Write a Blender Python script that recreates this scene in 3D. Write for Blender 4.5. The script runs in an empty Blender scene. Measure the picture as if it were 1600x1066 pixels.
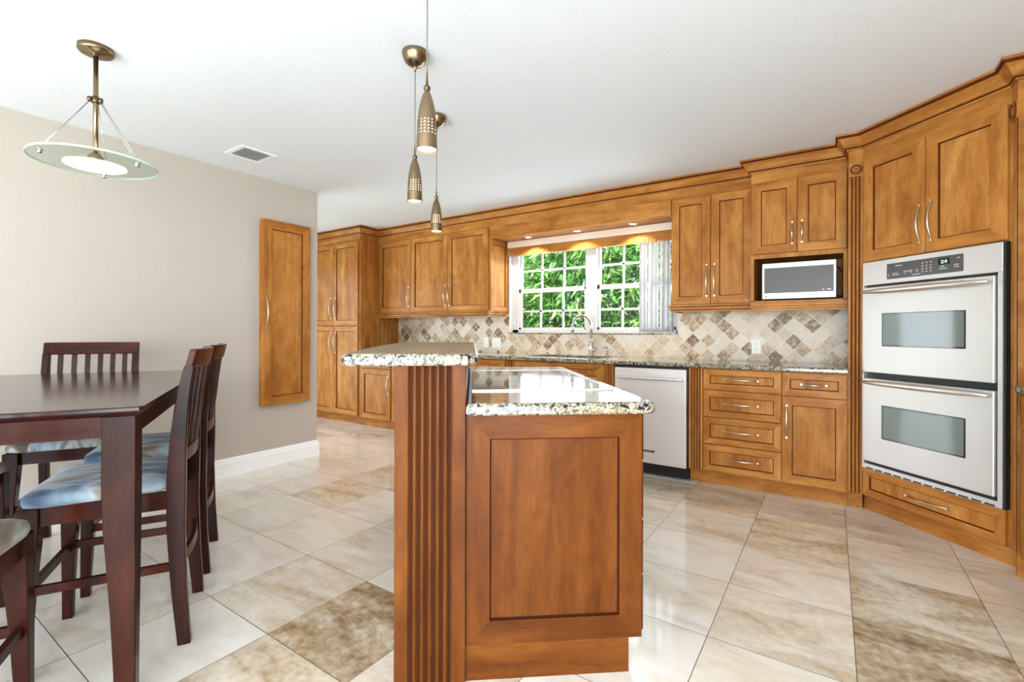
import bpy, bmesh, math, random
from mathutils import Vector, Matrix

random.seed(7)
scene = bpy.context.scene
COL = scene.collection
R = math.radians

# ------------------------------------------------------------------ camera
cam_data = bpy.data.cameras.new('camera')
cam = bpy.data.objects.new('camera', cam_data)
COL.objects.link(cam)
cam.location = (0, 0, 1.137)
cam.rotation_euler = (R(90), R(-0.16), R(33.88))
cam_data.sensor_width = 36.0
cam_data.lens = 745.3 / 1600 * 36.0
cam_data.shift_y = -(533 - 519.2) / 1600
cam_data.clip_start = 0.05
cam_data.clip_end = 200
scene.camera = cam

# ------------------------------------------------------------------ world, sun, daylight, exposure
world = bpy.data.worlds.new('world')
scene.world = world
world.use_nodes = True
wb = world.node_tree.nodes['Background']
wb.inputs[0].default_value = (0.86, 0.93, 1.0, 1)
wb.inputs[1].default_value = 2.0

def lamp(name, kind, loc, rot, energy, color=(1, 1, 1), **kw):
    d = bpy.data.lights.new(name, kind)
    d.energy = energy
    d.color = color
    for k, v in kw.items():
        setattr(d, k, v)
    o = bpy.data.objects.new(name, d)
    o.location = loc
    o.rotation_euler = rot
    COL.objects.link(o)
    return o

DAY = (0.80, 0.89, 1.0)
lamp('sun', 'SUN', (0, -4, 8), (R(38), R(12), 0), 7.0, (1, 0.96, 0.88), angle=R(1))
# daylight through the two glazed openings of the wall behind the camera (sky and bright patio)
lamp('daylight_rear_window', 'AREA', (-2.35, -3.12, 1.05), (R(84), 0, 0), 80, DAY, shape='RECTANGLE', size=2.4, size_y=1.9)
lamp('daylight_rear_door', 'AREA', (0.20, -3.12, 1.05), (R(102), 0, R(12)), 125, DAY, shape='RECTANGLE', size=1.8, size_y=1.9)
# added light at an unseen right-hand door, put in to brighten the left wall
lamp('added_right_door_light', 'AREA', (1.28, -1.55, 1.0), (R(76), 0, R(90)), 115, DAY, shape='RECTANGLE', size=1.9, size_y=1.8)
# daylight through the glazed door beyond the partition
lamp('daylight_side_door', 'AREA', (-6.32, 1.85, 1.10), (R(100), 0, R(-90)), 52, DAY, shape='RECTANGLE', size=2.2, size_y=2.0)
# daylight through the kitchen window
lamp('daylight_kitchen_window', 'AREA', (-2.07, 4.66, 1.6), (R(-96), 0, 0), 30, DAY, shape='RECTANGLE', size=1.8, size_y=0.8)

scene.view_settings.view_transform = 'Standard'
scene.view_settings.look = 'None'
scene.view_settings.gamma = 1
scene.view_settings.use_curve_mapping = False
scene.view_settings.exposure = 0.65
scene.cycles.use_denoising = True
scene.cycles.max_bounces = 10
scene.cycles.diffuse_bounces = 6
scene.cycles.transparent_max_bounces = 12
scene.cycles.sample_clamp_indirect = 6
scene.cycles.caustics_reflective = False
scene.cycles.caustics_refractive = False

# ------------------------------------------------------------------ materials
def lin(c):
    return tuple(((x / 255) / 12.92 if x / 255 <= 0.04045 else ((x / 255 + 0.055) / 1.055) ** 2.4) for x in c) + (1,)

def new_mat(name):
    m = bpy.data.materials.new(name)
    m.use_nodes = True
    nt = m.node_tree
    return m, nt, nt.nodes['Principled BSDF']

def plain(name, rgb, rough=0.5, metal=0.0, spec=0.5, coat=0.0, emit=None, estr=0.0, bump=0.0, bscale=80):
    m, nt, b = new_mat(name)
    b.inputs['Base Color'].default_value = lin(rgb)
    b.inputs['Roughness'].default_value = rough
    b.inputs['Metallic'].default_value = metal
    b.inputs['Specular IOR Level'].default_value = spec
    b.inputs['Coat Weight'].default_value = coat
    b.inputs['Coat Roughness'].default_value = 0.08
    if emit:
        b.inputs['Emission Color'].default_value = lin(emit)
        b.inputs['Emission Strength'].default_value = estr
    if bump:
        tc = nt.nodes.new('ShaderNodeTexCoord')
        n = nt.nodes.new('ShaderNodeTexNoise')
        n.inputs['Scale'].default_value = bscale
        n.inputs['Detail'].default_value = 4
        bp = nt.nodes.new('ShaderNodeBump')
        bp.inputs['Strength'].default_value = bump
        bp.inputs['Distance'].default_value = 0.004
        nt.links.new(tc.outputs['Object'], n.inputs['Vector'])
        nt.links.new(n.outputs['Fac'], bp.inputs['Height'])
        nt.links.new(bp.outputs['Normal'], b.inputs['Normal'])
    return m

def ramp(nt, fac, stops):
    r = nt.nodes.new('ShaderNodeValToRGB')
    el = r.color_ramp.elements
    while len(el) < len(stops):
        el.new(0.5)
    for e, (p, c) in zip(el, stops):
        e.position = p
        e.color = c
    nt.links.new(fac, r.inputs['Fac'])
    return r.outputs['Color']

def mixc(nt, a, b, fac, mode='MIX'):
    n = nt.nodes.new('ShaderNodeMix')
    n.data_type = 'RGBA'
    n.blend_type = mode
    for s, v in ((n.inputs[6], a), (n.inputs[7], b), (n.inputs[0], fac)):
        if isinstance(v, (int, float)):
            s.default_value = v
        elif isinstance(v, tuple):
            s.default_value = v
        else:
            nt.links.new(v, s)
    return n.outputs[2]

def wood(name, dark, mid, light, axis='z', rough=0.38, coat=0.06, strength=1.0):
    """stained maple: long soft streaks, blotchy figure and fine pores"""
    m, nt, b = new_mat(name)
    L = nt.links.new
    tc = nt.nodes.new('ShaderNodeTexCoord')
    oi = nt.nodes.new('ShaderNodeObjectInfo')
    mul = nt.nodes.new('ShaderNodeVectorMath'); mul.operation = 'SCALE'
    cx = nt.nodes.new('ShaderNodeCombineXYZ')
    for i in range(3):
        L(oi.outputs['Random'], cx.inputs[i])
    L(cx.outputs[0], mul.inputs[0]); mul.inputs['Scale'].default_value = 31.0
    add = nt.nodes.new('ShaderNodeVectorMath'); add.operation = 'ADD'
    L(tc.outputs['Object'], add.inputs[0]); L(mul.outputs[0], add.inputs[1])
    def nz(sc_long, sc_cross, detail, dist=0.0):
        mp = nt.nodes.new('ShaderNodeMapping')
        s = [sc_cross] * 3
        s['xyz'.index(axis)] = sc_long
        mp.inputs['Scale'].default_value = s
        L(add.outputs[0], mp.inputs['Vector'])
        n = nt.nodes.new('ShaderNodeTexNoise')
        n.inputs['Scale'].default_value = 1
        n.inputs['Detail'].default_value = detail
        n.inputs['Distortion'].default_value = dist
        L(mp.outputs[0], n.inputs['Vector'])
        return n.outputs['Fac']
    streak = nz(1.2, 14, 5, 0.6)
    blotch = nz(3.0, 6.5, 3, 0.8)
    fine = nz(9, 190, 3)
    fig = nz(11, 42, 4, 1.2)
    c1 = ramp(nt, streak, [(0.28, lin(dark)), (0.5, lin(mid)), (0.74, lin(light))])
    c2 = ramp(nt, blotch, [(0.3, lin(dark)), (0.5, lin(mid)), (0.7, lin(light))])
    c = mixc(nt, c1, c2, 0.5)
    f = ramp(nt, fine, [(0.35, (0.80, 0.78, 0.76, 1)), (0.6, (1, 1, 1, 1))])
    c = mixc(nt, c, f, 0.55 * strength, 'MULTIPLY')
    g = ramp(nt, fig, [(0.34, (0.62, 0.56, 0.50, 1)), (0.52, (1, 1, 1, 1)), (0.7, (1.12, 1.1, 1.06, 1))])
    c = mixc(nt, c, g, 0.36 * strength, 'MULTIPLY')
    L(c, b.inputs['Base Color'])
    b.inputs['Roughness'].default_value = rough
    b.inputs['Coat Weight'].default_value = coat
    b.inputs['Coat Roughness'].default_value = 0.22
    b.inputs['Specular IOR Level'].default_value = 0.08
    return m

W_DARK, W_MID, W_LIGHT = (138, 80, 33), (172, 111, 51), (202, 145, 78)
WOODZ = wood('maple_upright_grain', W_DARK, W_MID, W_LIGHT, 'z')
WOODX = wood('maple_level_grain', W_DARK, W_MID, W_LIGHT, 'x')
WOODY = wood('maple_depth_grain', W_DARK, W_MID, W_LIGHT, 'y')
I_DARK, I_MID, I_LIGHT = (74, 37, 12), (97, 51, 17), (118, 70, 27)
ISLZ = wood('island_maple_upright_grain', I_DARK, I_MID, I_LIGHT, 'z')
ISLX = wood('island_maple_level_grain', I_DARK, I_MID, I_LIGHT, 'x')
GLAZESHADE = plain('brown_glaze_and_shade', (88, 44, 18), 0.6, spec=0.1)  # brown glaze that also paints the shade of grooves, flutes and fillets
DARKIN = plain('cabinet_shadow_gap', (60, 34, 18), 0.7)
CHERRY = wood('dark_cherry_upright_grain', (26, 10, 6), (46, 19, 12), (68, 31, 19), 'z', 0.26, 0.06, 0.7)
CHERRYX = wood('dark_cherry_level_grain', (32, 12, 8), (58, 23, 14), (86, 40, 24), 'x', 0.26, 0.06, 0.7)
CHERRYTOP = wood('dark_cherry_table_top', (32, 13, 12), (46, 20, 17), (60, 28, 24), 'y', 0.14, 0.5, 0.5)
STEEL = None

def steel(name, rgb, axis='x', rough=0.36, metal=0.8):
    m, nt, b = new_mat(name)
    L = nt.links.new
    tc = nt.nodes.new('ShaderNodeTexCoord')
    mp = nt.nodes.new('ShaderNodeMapping')
    s = [600] * 3
    s['xyz'.index(axis)] = 4
    mp.inputs['Scale'].default_value = s
    n = nt.nodes.new('ShaderNodeTexNoise'); n.inputs['Scale'].default_value = 1
    L(tc.outputs['Object'], mp.inputs['Vector']); L(mp.outputs[0], n.inputs['Vector'])
    mr = nt.nodes.new('ShaderNodeMapRange')
    mr.inputs['To Min'].default_value = rough - 0.05; mr.inputs['To Max'].default_value = rough + 0.08
    L(n.outputs['Fac'], mr.inputs['Value']); L(mr.outputs[0], b.inputs['Roughness'])
    b.inputs['Base Color'].default_value = lin(rgb)
    b.inputs['Metallic'].default_value = metal
    return m

STEEL = steel('brushed_stainless_steel', (214, 210, 206))
STEELV = steel('brushed_stainless_upright', (232, 224, 218), 'z', 0.42)
STEELV.node_tree.nodes['Principled BSDF'].inputs['Metallic'].default_value = 0.6
NICKEL = plain('satin_nickel', (205, 192, 176), 0.28, 1.0)
BRASS = plain('brushed_antique_brass', (140, 119, 91), 0.27, 1.0)
BRASSDK = plain('dark_bronze', (110, 92, 70), 0.38, 1.0)
BRIGHT = plain('bright_brushed_bar', (238, 235, 231), 0.34, 1.0)
CHROME = plain('polished_nickel', (206, 204, 200), 0.16, 1.0)
BLACK = plain('black_plastic', (22, 21, 21), 0.4)
BLACKGLASS = plain('black_glass', (16, 16, 17), 0.04, 0.0, 0.6, 0.5)
OVENGLASS = plain('oven_glass_lawn_tint', (100, 108, 100), 0.06, 0.0, 0.6, 0.0)  # green grey colour paints in the reflection of the lawn
MICROGLASS = plain('grey_microwave_glass', (84, 80, 76), 0.3, 0.0, 0.3, 0.0)
PANELGREY = plain('charcoal_control_panel', (72, 66, 64), 0.22, 0.0, 0.5)
PRINTGREY = plain('pale_grey_print', (196, 192, 188), 0.5)
WHITE = plain('white_plastic', (238, 234, 226), 0.35)
WHITEPAINT = plain('white_semi_gloss_paint', (240, 239, 237), 0.35)
VINYL = plain('white_vinyl_window', (204, 200, 198), 0.3)
CEILP = plain('white_ceiling_paint', (224, 226, 231), 0.9, bump=0.35, bscale=130)
WALLP = plain('warm_greige_wall_paint', (181, 170, 159), 0.75, bump=0.3, bscale=150)
RAILP = plain('cream_blind_rail', (228, 208, 190), 0.45)
LENSLIT = plain('lit_frosted_lens', (255, 250, 240), 0.5, emit=(255, 240, 214), estr=2.6)
LENSWHITE = plain('lit_opal_glass', (255, 252, 246), 0.4, emit=(255, 250, 240), estr=3.0)
SPOTLIT = plain('lit_spot_lamp', (255, 248, 236), 0.5, emit=(255, 236, 200), estr=7.0)
CLOCK = plain('clock_digits', (170, 240, 224), 0.4, emit=(160, 240, 222), estr=1.1)
RINGGREY = plain('pale_element_ring', (120, 120, 122), 0.2)
CORDM = plain('grey_cord', (112, 108, 102), 0.5)
CABLE = plain('steel_cable', (170, 168, 166), 0.3, 0.9)
GRASSM = plain('lawn_grass', (96, 140, 62), 0.9, bump=1.0, bscale=30)
PATIO = plain('patio_concrete', (196, 190, 180), 0.9)
STEMM = plain('shrub_stem', (96, 76, 54), 0.9)

def glass(name, tint, rough=0.0, ior=1.45):
    m, nt, b = new_mat(name)
    b.inputs['Base Color'].default_value = lin(tint)
    b.inputs['Transmission Weight'].default_value = 1
    b.inputs['Roughness'].default_value = rough
    b.inputs['IOR'].default_value = ior
    return m

def thin_glass(name, tint, gloss=0.1):
    m = bpy.data.materials.new(name)
    m.use_nodes = True
    nt = m.node_tree
    nt.nodes.clear()
    out = nt.nodes.new('ShaderNodeOutputMaterial')
    t = nt.nodes.new('ShaderNodeBsdfTransparent'); t.inputs[0].default_value = lin(tint)
    g = nt.nodes.new('ShaderNodeBsdfGlossy'); g.inputs['Roughness'].default_value = 0.02
    mx = nt.nodes.new('ShaderNodeMixShader')
    fr = nt.nodes.new('ShaderNodeFresnel'); fr.inputs[0].default_value = 1.45
    ge = nt.nodes.new('ShaderNodeNewGeometry')
    iv = nt.nodes.new('ShaderNodeMath'); iv.operation = 'SUBTRACT'; iv.inputs[0].default_value = 1.0
    ml = nt.nodes.new('ShaderNodeMath'); ml.operation = 'MULTIPLY'
    nt.links.new(ge.outputs['Backfacing'], iv.inputs[1])
    nt.links.new(fr.outputs[0], ml.inputs[0]); nt.links.new(iv.outputs[0], ml.inputs[1])
    nt.links.new(ml.outputs[0], mx.inputs[0])
    nt.links.new(t.outputs[0], mx.inputs[1]); nt.links.new(g.outputs[0], mx.inputs[2])
    nt.links.new(mx.outputs[0], out.inputs[0])
    return m

PANE = thin_glass('clear_window_glass', (252, 254, 253))
DISHGLASS = thin_glass('pale_green_plate_glass', (238, 245, 240))
DISHEDGE = plain('green_glass_edge', (196, 224, 206), 0.1, 0.0, 0.8, 0.6)

def blind_mat():
    m, nt, b = new_mat('translucent_white_vane')
    nt.nodes.remove(b)
    out = nt.nodes['Material Output']
    d = nt.nodes.new('ShaderNodeBsdfDiffuse'); d.inputs[0].default_value = lin((206, 200, 199))
    t = nt.nodes.new('ShaderNodeBsdfTranslucent'); t.inputs[0].default_value = lin((240, 240, 242))
    mx = nt.nodes.new('ShaderNodeMixShader'); mx.inputs[0].default_value = 0.2
    nt.links.new(d.outputs[0], mx.inputs[1]); nt.links.new(t.outputs[0], mx.inputs[2])
    tr = nt.nodes.new('ShaderNodeBsdfTransparent')
    m2 = nt.nodes.new('ShaderNodeMixShader'); m2.inputs[0].default_value = 0.08
    nt.links.new(mx.outputs[0], m2.inputs[1]); nt.links.new(tr.outputs[0], m2.inputs[2])
    nt.links.new(m2.outputs[0], out.inputs[0])
    return m
VANE = blind_mat()

def leaf_mat(name, dark, mid, light):
    m, nt, b = new_mat(name)
    nt.nodes.remove(b)
    out = nt.nodes['Material Output']
    at = nt.nodes.new('ShaderNodeAttribute'); at.attribute_name = 'tone'
    c = ramp(nt, at.outputs['Fac'], [(0.0, lin(dark)), (0.5, lin(mid)), (1.0, lin(light))])
    d = nt.nodes.new('ShaderNodeBsdfPrincipled')
    d.inputs['Roughness'].default_value = 0.35
    t = nt.nodes.new('ShaderNodeBsdfTranslucent')
    nt.links.new(c, d.inputs['Base Color']); nt.links.new(c, t.inputs[0])
    mx = nt.nodes.new('ShaderNodeMixShader'); mx.inputs[0].default_value = 0.35
    nt.links.new(d.outputs[0], mx.inputs[1]); nt.links.new(t.outputs[0], mx.inputs[2])
    nt.links.new(mx.outputs[0], out.inputs[0])
    return m
LEAFA = leaf_mat('bright_green_leaves', (62, 120, 58), (120, 182, 96), (210, 230, 150))
LEAFB = leaf_mat('blue_green_leaves', (58, 118, 88), (116, 178, 138), (200, 226, 190))

def granite(name, warm=1.0):
    m, nt, b = new_mat(name)
    L = nt.links.new
    tc = nt.nodes.new('ShaderNodeTexCoord')
    co = tc.outputs['Object']
    def noise(scale, detail=3, dist=0.0):
        n = nt.nodes.new('ShaderNodeTexNoise')
        n.inputs['Scale'].default_value = scale; n.inputs['Detail'].default_value = detail
        n.inputs['Distortion'].default_value = dist
        L(co, n.inputs['Vector'])
        return n.outputs['Fac']
    base = ramp(nt, noise(9, 4, 1.0), [(0.3, lin((152, 136, 108))), (0.5, lin((172, 160, 136))), (0.7, lin((186, 180, 166)))])
    tan = ramp(nt, noise(64, 3, 0.6), [(0.52, (0, 0, 0, 1)), (0.60, (1, 1, 1, 1))])
    c = mixc(nt, base, lin((142, 122, 90)), tan)
    gr = ramp(nt, noise(100, 3, 0.8), [(0.53, (0, 0, 0, 1)), (0.58, (1, 1, 1, 1))])
    c = mixc(nt, c, lin((94, 94, 92)), gr)
    dk = ramp(nt, noise(72, 4, 1.0), [(0.415, (1, 1, 1, 1)), (0.455, (0, 0, 0, 1))])
    c = mixc(nt, c, lin((26, 26, 28)), dk)
    L(c, b.inputs['Base Color'])
    b.inputs['Roughness'].default_value = 0.10
    b.inputs['Coat Weight'].default_value = 0.15
    b.inputs['Coat Roughness'].default_value = 0.03
    b.inputs['Specular IOR Level'].default_value = 0.45
    return m
GRANITE = granite('speckled_cream_granite')
BARGRANITE = granite('honed_cream_granite')
BARGRANITE.node_tree.nodes['Principled BSDF'].inputs['Roughness'].default_value = 0.32
BARGRANITE.node_tree.nodes['Principled BSDF'].inputs['Coat Weight'].default_value = 0.0

def stone(name, stops, axis_stretch, rough, coat, pit=0.3, veinmix=0.5, coord='Object'):
    """travertine; per-tile tone from the face attribute 'tone' (r: tone, g,b: offsets)"""
    m, nt, b = new_mat(name)
    L = nt.links.new
    tc = nt.nodes.new('ShaderNodeTexCoord')
    at = nt.nodes.new('ShaderNodeAttribute'); at.attribute_name = 'tone'
    sep = nt.nodes.new('ShaderNodeSeparateColor'); L(at.outputs['Color'], sep.inputs[0])
    off = nt.nodes.new('ShaderNodeVectorMath'); off.operation = 'SCALE'
    L(at.outputs['Color'], off.inputs[0]); off.inputs['Scale'].default_value = 37
    add = nt.nodes.new('ShaderNodeVectorMath'); add.operation = 'ADD'
    L(tc.outputs[coord], add.inputs[0]); L(off.outputs[0], add.inputs[1])
    mp = nt.nodes.new('ShaderNodeMapping'); mp.inputs['Scale'].default_value = axis_stretch
    L(add.outputs[0], mp.inputs['Vector'])
    n = nt.nodes.new('ShaderNodeTexNoise')
    n.inputs['Scale'].default_value = 1; n.inputs['Detail'].default_value = 7; n.inputs['Roughness'].default_value = 0.6
    n.inputs['Distortion'].default_value = 0.7
    L(mp.outputs[0], n.inputs['Vector'])
    n2 = nt.nodes.new('ShaderNodeTexNoise'); n2.inputs['Scale'].default_value = 34; n2.inputs['Detail'].default_value = 5
    L(add.outputs[0], n2.inputs['Vector'])
    # factor = tone + vein
    mr = nt.nodes.new('ShaderNodeMapRange')
    mr.inputs['From Min'].default_value = 0.3; mr.inputs['From Max'].default_value = 0.7
    mr.inputs['To Min'].default_value = -veinmix; mr.inputs['To Max'].default_value = veinmix
    mr.clamp = False
    L(n.outputs['Fac'], mr.inputs['Value'])
    s1 = nt.nodes.new('ShaderNodeMath'); s1.operation = 'ADD'
    L(sep.outputs[0], s1.inputs[0]); L(mr.outputs[0], s1.inputs[1])
    mr2 = nt.nodes.new('ShaderNodeMapRange')
    mr2.inputs['From Min'].default_value = 0.35; mr2.inputs['From Max'].default_value = 0.75
    mr2.inputs['To Min'].default_value = -pit * 0.4; mr2.inputs['To Max'].default_value = pit
    mr2.clamp = False
    L(n2.outputs['Fac'], mr2.inputs['Value'])
    s2m = nt.nodes.new('ShaderNodeMath'); s2m.operation = 'MULTIPLY_ADD'
    L(mr2.outputs[0], s2m.inputs[0]); L(sep.outputs[0], s2m.inputs[1]); L(s1.outputs[0], s2m.inputs[2])
    c = ramp(nt, s2m.outputs[0], [(p, lin(q)) for p, q in stops])
    L(c, b.inputs['Base Color'])
    b.inputs['Roughness'].default_value = rough
    b.inputs['Coat Weight'].default_value = coat
    b.inputs['Coat Roughness'].default_value = 0.06
    return m
FLOORM = stone('polished_travertine', [(0.0, (232, 226, 216)), (0.25, (222, 212, 196)), (0.5, (202, 186, 162)), (0.75, (168, 144, 112)), (1.0, (122, 96, 68))], (2.8, 7.0, 1), 0.17, 0.5, 0.34, 0.27)
SPLASHM = stone('tumbled_travertine', [(0.0, (226, 214, 196)), (0.3, (212, 194, 170)), (0.55, (192, 164, 130)), (0.8, (156, 128, 96)), (1.0, (112, 88, 64))], (9, 9, 9), 0.45, 0.0, 0.7, 0.16)
GROUTF = plain('tan_floor_grout', (112, 94, 72), 0.9)
GROUTW = plain('cream_wall_grout', (234, 222, 204), 0.9)

def fabric():
    m, nt, b = new_mat('brushstroke_blue_fabric')
    L = nt.links.new
    tc = nt.nodes.new('ShaderNodeTexCoord')
    oi = nt.nodes.new('ShaderNodeObjectInfo')
    mp = nt.nodes.new('ShaderNodeMapping'); mp.inputs['Scale'].default_value = (13, 2.6, 4)
    mp.inputs['Rotation'].default_value = (0, 0, R(12))
    L(tc.outputs['Object'], mp.inputs['Vector'])
    n = nt.nodes.new('ShaderNodeTexNoise'); n.inputs['Scale'].default_value = 1; n.inputs['Detail'].default_value = 3
    n.inputs['Distortion'].default_value = 0.8
    L(mp.outputs[0], n.inputs['Vector'])
    c = ramp(nt, n.outputs['Fac'], [(0.30, lin((30, 38, 56))), (0.40, lin((70, 92, 118))), (0.48, lin((140, 158, 174))), (0.54, lin((176, 186, 192))), (0.61, lin((128, 116, 90))), (0.68, lin((88, 72, 50))), (0.76, lin((76, 94, 118)))])
    L(c, b.inputs['Base Color'])
    b.inputs['Roughness'].default_value = 0.7
    b.inputs['Sheen Weight'].default_value = 0.3
    return m
FABRIC = fabric()

# ------------------------------------------------------------------ mesh helpers
class MB:
    def __init__(self):
        self.bm = bmesh.new()
    def face(self, pts, mi=0):
        vs = [self.bm.verts.new(p) for p in pts]
        f = self.bm.faces.new(vs)
        f.material_index = mi
        return f
    def box(self, x0, x1, y0, y1, z0, z1, mi=0, bevel=0.0):
        sub = bmesh.new()
        r = bmesh.ops.create_cube(sub, size=1)
        bmesh.ops.scale(sub, vec=(abs(x1 - x0), abs(y1 - y0), abs(z1 - z0)), verts=sub.verts)
        bmesh.ops.translate(sub, vec=((x0 + x1) / 2, (y0 + y1) / 2, (z0 + z1) / 2), verts=sub.verts)
        if bevel:
            bmesh.ops.bevel(sub, geom=list(sub.edges), offset=bevel, segments=2, affect='EDGES', profile=0.5)
        self.merge(sub, mi)
        return self
    def merge(self, sub, mi=0, mat=None):
        mp = {}
        for v in sub.verts:
            mp[v] = self.bm.verts.new(mat @ v.co if mat else v.co)
        for f in sub.faces:
            try:
                nf = self.bm.faces.new([mp[v] for v in f.verts])
                nf.material_index = mi
                nf.smooth = f.smooth
            except ValueError:
                pass
        sub.free()
    def prism(self, poly, vec, mi=0):
        """poly: list of 3-D points, extruded by vec"""
        vec = Vector(vec)
        a = [self.bm.verts.new(p) for p in poly]
        b = [self.bm.verts.new(Vector(p) + vec) for p in poly]
        n = len(a)
        fs = [self.bm.faces.new(a[::-1]), self.bm.faces.new(b)]
        for i in range(n):
            fs.append(self.bm.faces.new([a[i], a[(i + 1) % n], b[(i + 1) % n], b[i]]))
        for f in fs:
            f.material_index = mi
        return self
    def lathe(self, prof, n=32, center=(0, 0, 0), axis='z', mi=0, smooth=True, cap=True, skip=None):
        """prof: list of (radius, height)"""
        c = Vector(center)
        rings = []
        for r, h in prof:
            ring = []
            for i in range(n):
                a = 2 * math.pi * i / n
                u, v = r * math.cos(a), r * math.sin(a)
                p = {'z': (u, v, h), 'x': (h, u, v), 'y': (u, h, v)}[axis]
                ring.append(self.bm.verts.new(c + Vector(p)))
            rings.append(ring)
        for k in range(len(rings) - 1):
            for i in range(n):
                if skip and skip(k, i):
                    continue
                j = (i + 1) % n
                f = self.bm.faces.new([rings[k][i], rings[k][j], rings[k + 1][j], rings[k + 1][i]])
                f.smooth = smooth
                f.material_index = mi
        if cap:
            for ring, rv in ((rings[0], True), (rings[-1], False)):
                f = self.bm.faces.new(ring[::-1] if rv else ring)
                f.material_index = mi
        return self
    def tube(self, pts, r, n=10, mi=0, closed_ends=True, rads=None):
        pts = [Vector(p) for p in pts]
        rings = []
        up = Vector((0, 0, 1))
        prev = None
        for i, p in enumerate(pts):
            t = (pts[min(i + 1, len(pts) - 1)] - pts[max(i - 1, 0)]).normalized()
            if prev is None:
                ref = up if abs(t.z) < 0.95 else Vector((1, 0, 0))
                a = t.cross(ref).normalized()
            else:
                a = (prev - t * prev.dot(t)).normalized()
            prev = a
            b = t.cross(a)
            rr = rads[i] if rads else r
            rings.append([self.bm.verts.new(p + (a * math.cos(2 * math.pi * k / n) + b * math.sin(2 * math.pi * k / n)) * rr) for k in range(n)])
        for k in range(len(rings) - 1):
            for i in range(n):
                j = (i + 1) % n
                f = self.bm.faces.new([rings[k][i], rings[k][j], rings[k + 1][j], rings[k + 1][i]])
                f.smooth = True
                f.material_index = mi
        if closed_ends:
            self.bm.faces.new(rings[0][::-1]).material_index = mi
            self.bm.faces.new(rings[-1]).material_index = mi
        return self
    def loft(self, sections, mi=0, smooth=False):
        """sections: list of equal-length point rings, capped"""
        rings = [[self.bm.verts.new(p) for p in s] for s in sections]
        n = len(rings[0])
        for k in range(len(rings) - 1):
            for i in range(n):
                j = (i + 1) % n
                f = self.bm.faces.new([rings[k][i], rings[k][j], rings[k + 1][j], rings[k + 1][i]])
                f.smooth = smooth
                f.material_index = mi
        self.bm.faces.new(rings[0][::-1]).material_index = mi
        self.bm.faces.new(rings[-1]).material_index = mi
        return self
    def build(self, name, mats, parent=None, loc=None, rot=None, bevel=0.0, autosmooth=None):
        bmesh.ops.recalc_face_normals(self.bm, faces=self.bm.faces)
        me = bpy.data.meshes.new(name)
        self.bm.to_mesh(me)
        self.bm.free()
        for m in (mats if isinstance(mats, (list, tuple)) else [mats]):
            me.materials.append(m)
        o = bpy.data.objects.new(name, me)
        COL.objects.link(o)
        if parent:
            o.parent = parent
        if loc:
            o.location = loc
        if rot:
            o.rotation_euler = rot
        if bevel:
            md = o.modifiers.new('bevel', 'BEVEL')
            md.width = bevel
            md.segments = 2
            md.limit_method = 'ANGLE'
            md.angle_limit = R(40)
        return o

def tag(o, label, cat, group=None):
    o['label'] = label
    o['category'] = cat
    if group:
        o['group'] = group
    return o

def empty(name, label, cat, loc=(0, 0, 0), rz=0.0, group=None):
    o = bpy.data.objects.new(name, None)
    o.empty_display_size = 0.1
    COL.objects.link(o)
    o.location = loc
    o.rotation_euler = (0, 0, rz)
    return tag(o, label, cat, group)

def struct(o):
    o['kind'] = 'structure'
    return o

def dup(root, loc=None, rz=None, label=None, group=None):
    r = root.copy()
    COL.objects.link(r)
    if loc is not None:
        r.location = loc
    if rz is not None:
        r.rotation_euler = (0, 0, rz)
    if label:
        r['label'] = label
    if group:
        r['group'] = group
    for ch in list(root.children):
        c = ch.copy()
        COL.objects.link(c)
        c.parent = r
        for g in list(ch.children):
            d = g.copy()
            COL.objects.link(d)
            d.parent = c
    return r

# ------------------------------------------------------------------ the room
ZC = 2.42
XL, YB, XR, YR, XF = -3.945, 4.40, 1.36, -3.2, -6.4

# floor: 18 inch travertine tiles on the wall grid
T = 0.4572
b = MB()
tone = []
OVR = {(-3, -3): 0.68, (-3, -4): 0.5, (-4, -3): 0.36, (-2, -3): 0.3, (-4, -2): 0.2, (-5, -1): 0.12, (-6, -1): 0.40, (-5, 0): 0.32, (-6, 0): 0.4, (-4, -1): 0.24,
       (1, -1): 0.66, (2, -1): 0.5, (1, 0): 0.5, (2, 0): 0.36, (1, -2): 0.5, (0, 0): 0.22, (0, 1): 0.48, (-1, 1): 0.26, (1, 1): 0.3,
       (-1, 2): 0.46, (0, 2): 0.36, (-2, 2): 0.5, (1, 2): 0.3, (0, -1): 0.36, (-1, -1): 0.18, (-1, 0): 0.08, (-2, 0): 0.1, (-2, 1): 0.3}
ix0, ix1 = -15, 3
iy0, iy1 = -13, 4
def clampv(v, a, c):
    return max(a, min(c, v))
for i in range(ix0, ix1 + 1):
    for j in range(iy0, iy1 + 1):
        x0, x1 = 0.0702 + T * (i - 1), 0.0702 + T * i
        y0, y1 = 2.349 + T * j, 2.349 + T * (j + 1)
        x0, x1 = clampv(x0, XF, XR), clampv(x1, XF, XR)
        y0, y1 = clampv(y0, YR, YB), clampv(y1, YR, YB)
        if x1 - x0 < 0.01 or y1 - y0 < 0.01:
            continue
        g = 0.0014
        b.face([(x0 + g, y0 + g, 0), (x1 - g, y0 + g, 0), (x1 - g, y1 - g, 0), (x0 + g, y1 - g, 0)], 0)
        tv = OVR.get((i, j), random.choice([0.02, 0.05, 0.08, 0.12, 0.16, 0.06, 0.24]))
        tone.append((tv, random.random(), random.random(), 1))
b.face([(XF, YR, -0.0012), (XR, YR, -0.0012), (XR, YB, -0.0012), (XF, YB, -0.0012)], 1)
tone.append((0, 0, 0, 1))
b.box(XF - 0.2, XR + 0.2, YR - 0.2, YB + 0.2, -0.12, -0.01, 1)
tone += [(0, 0, 0, 1)] * 6
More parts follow.
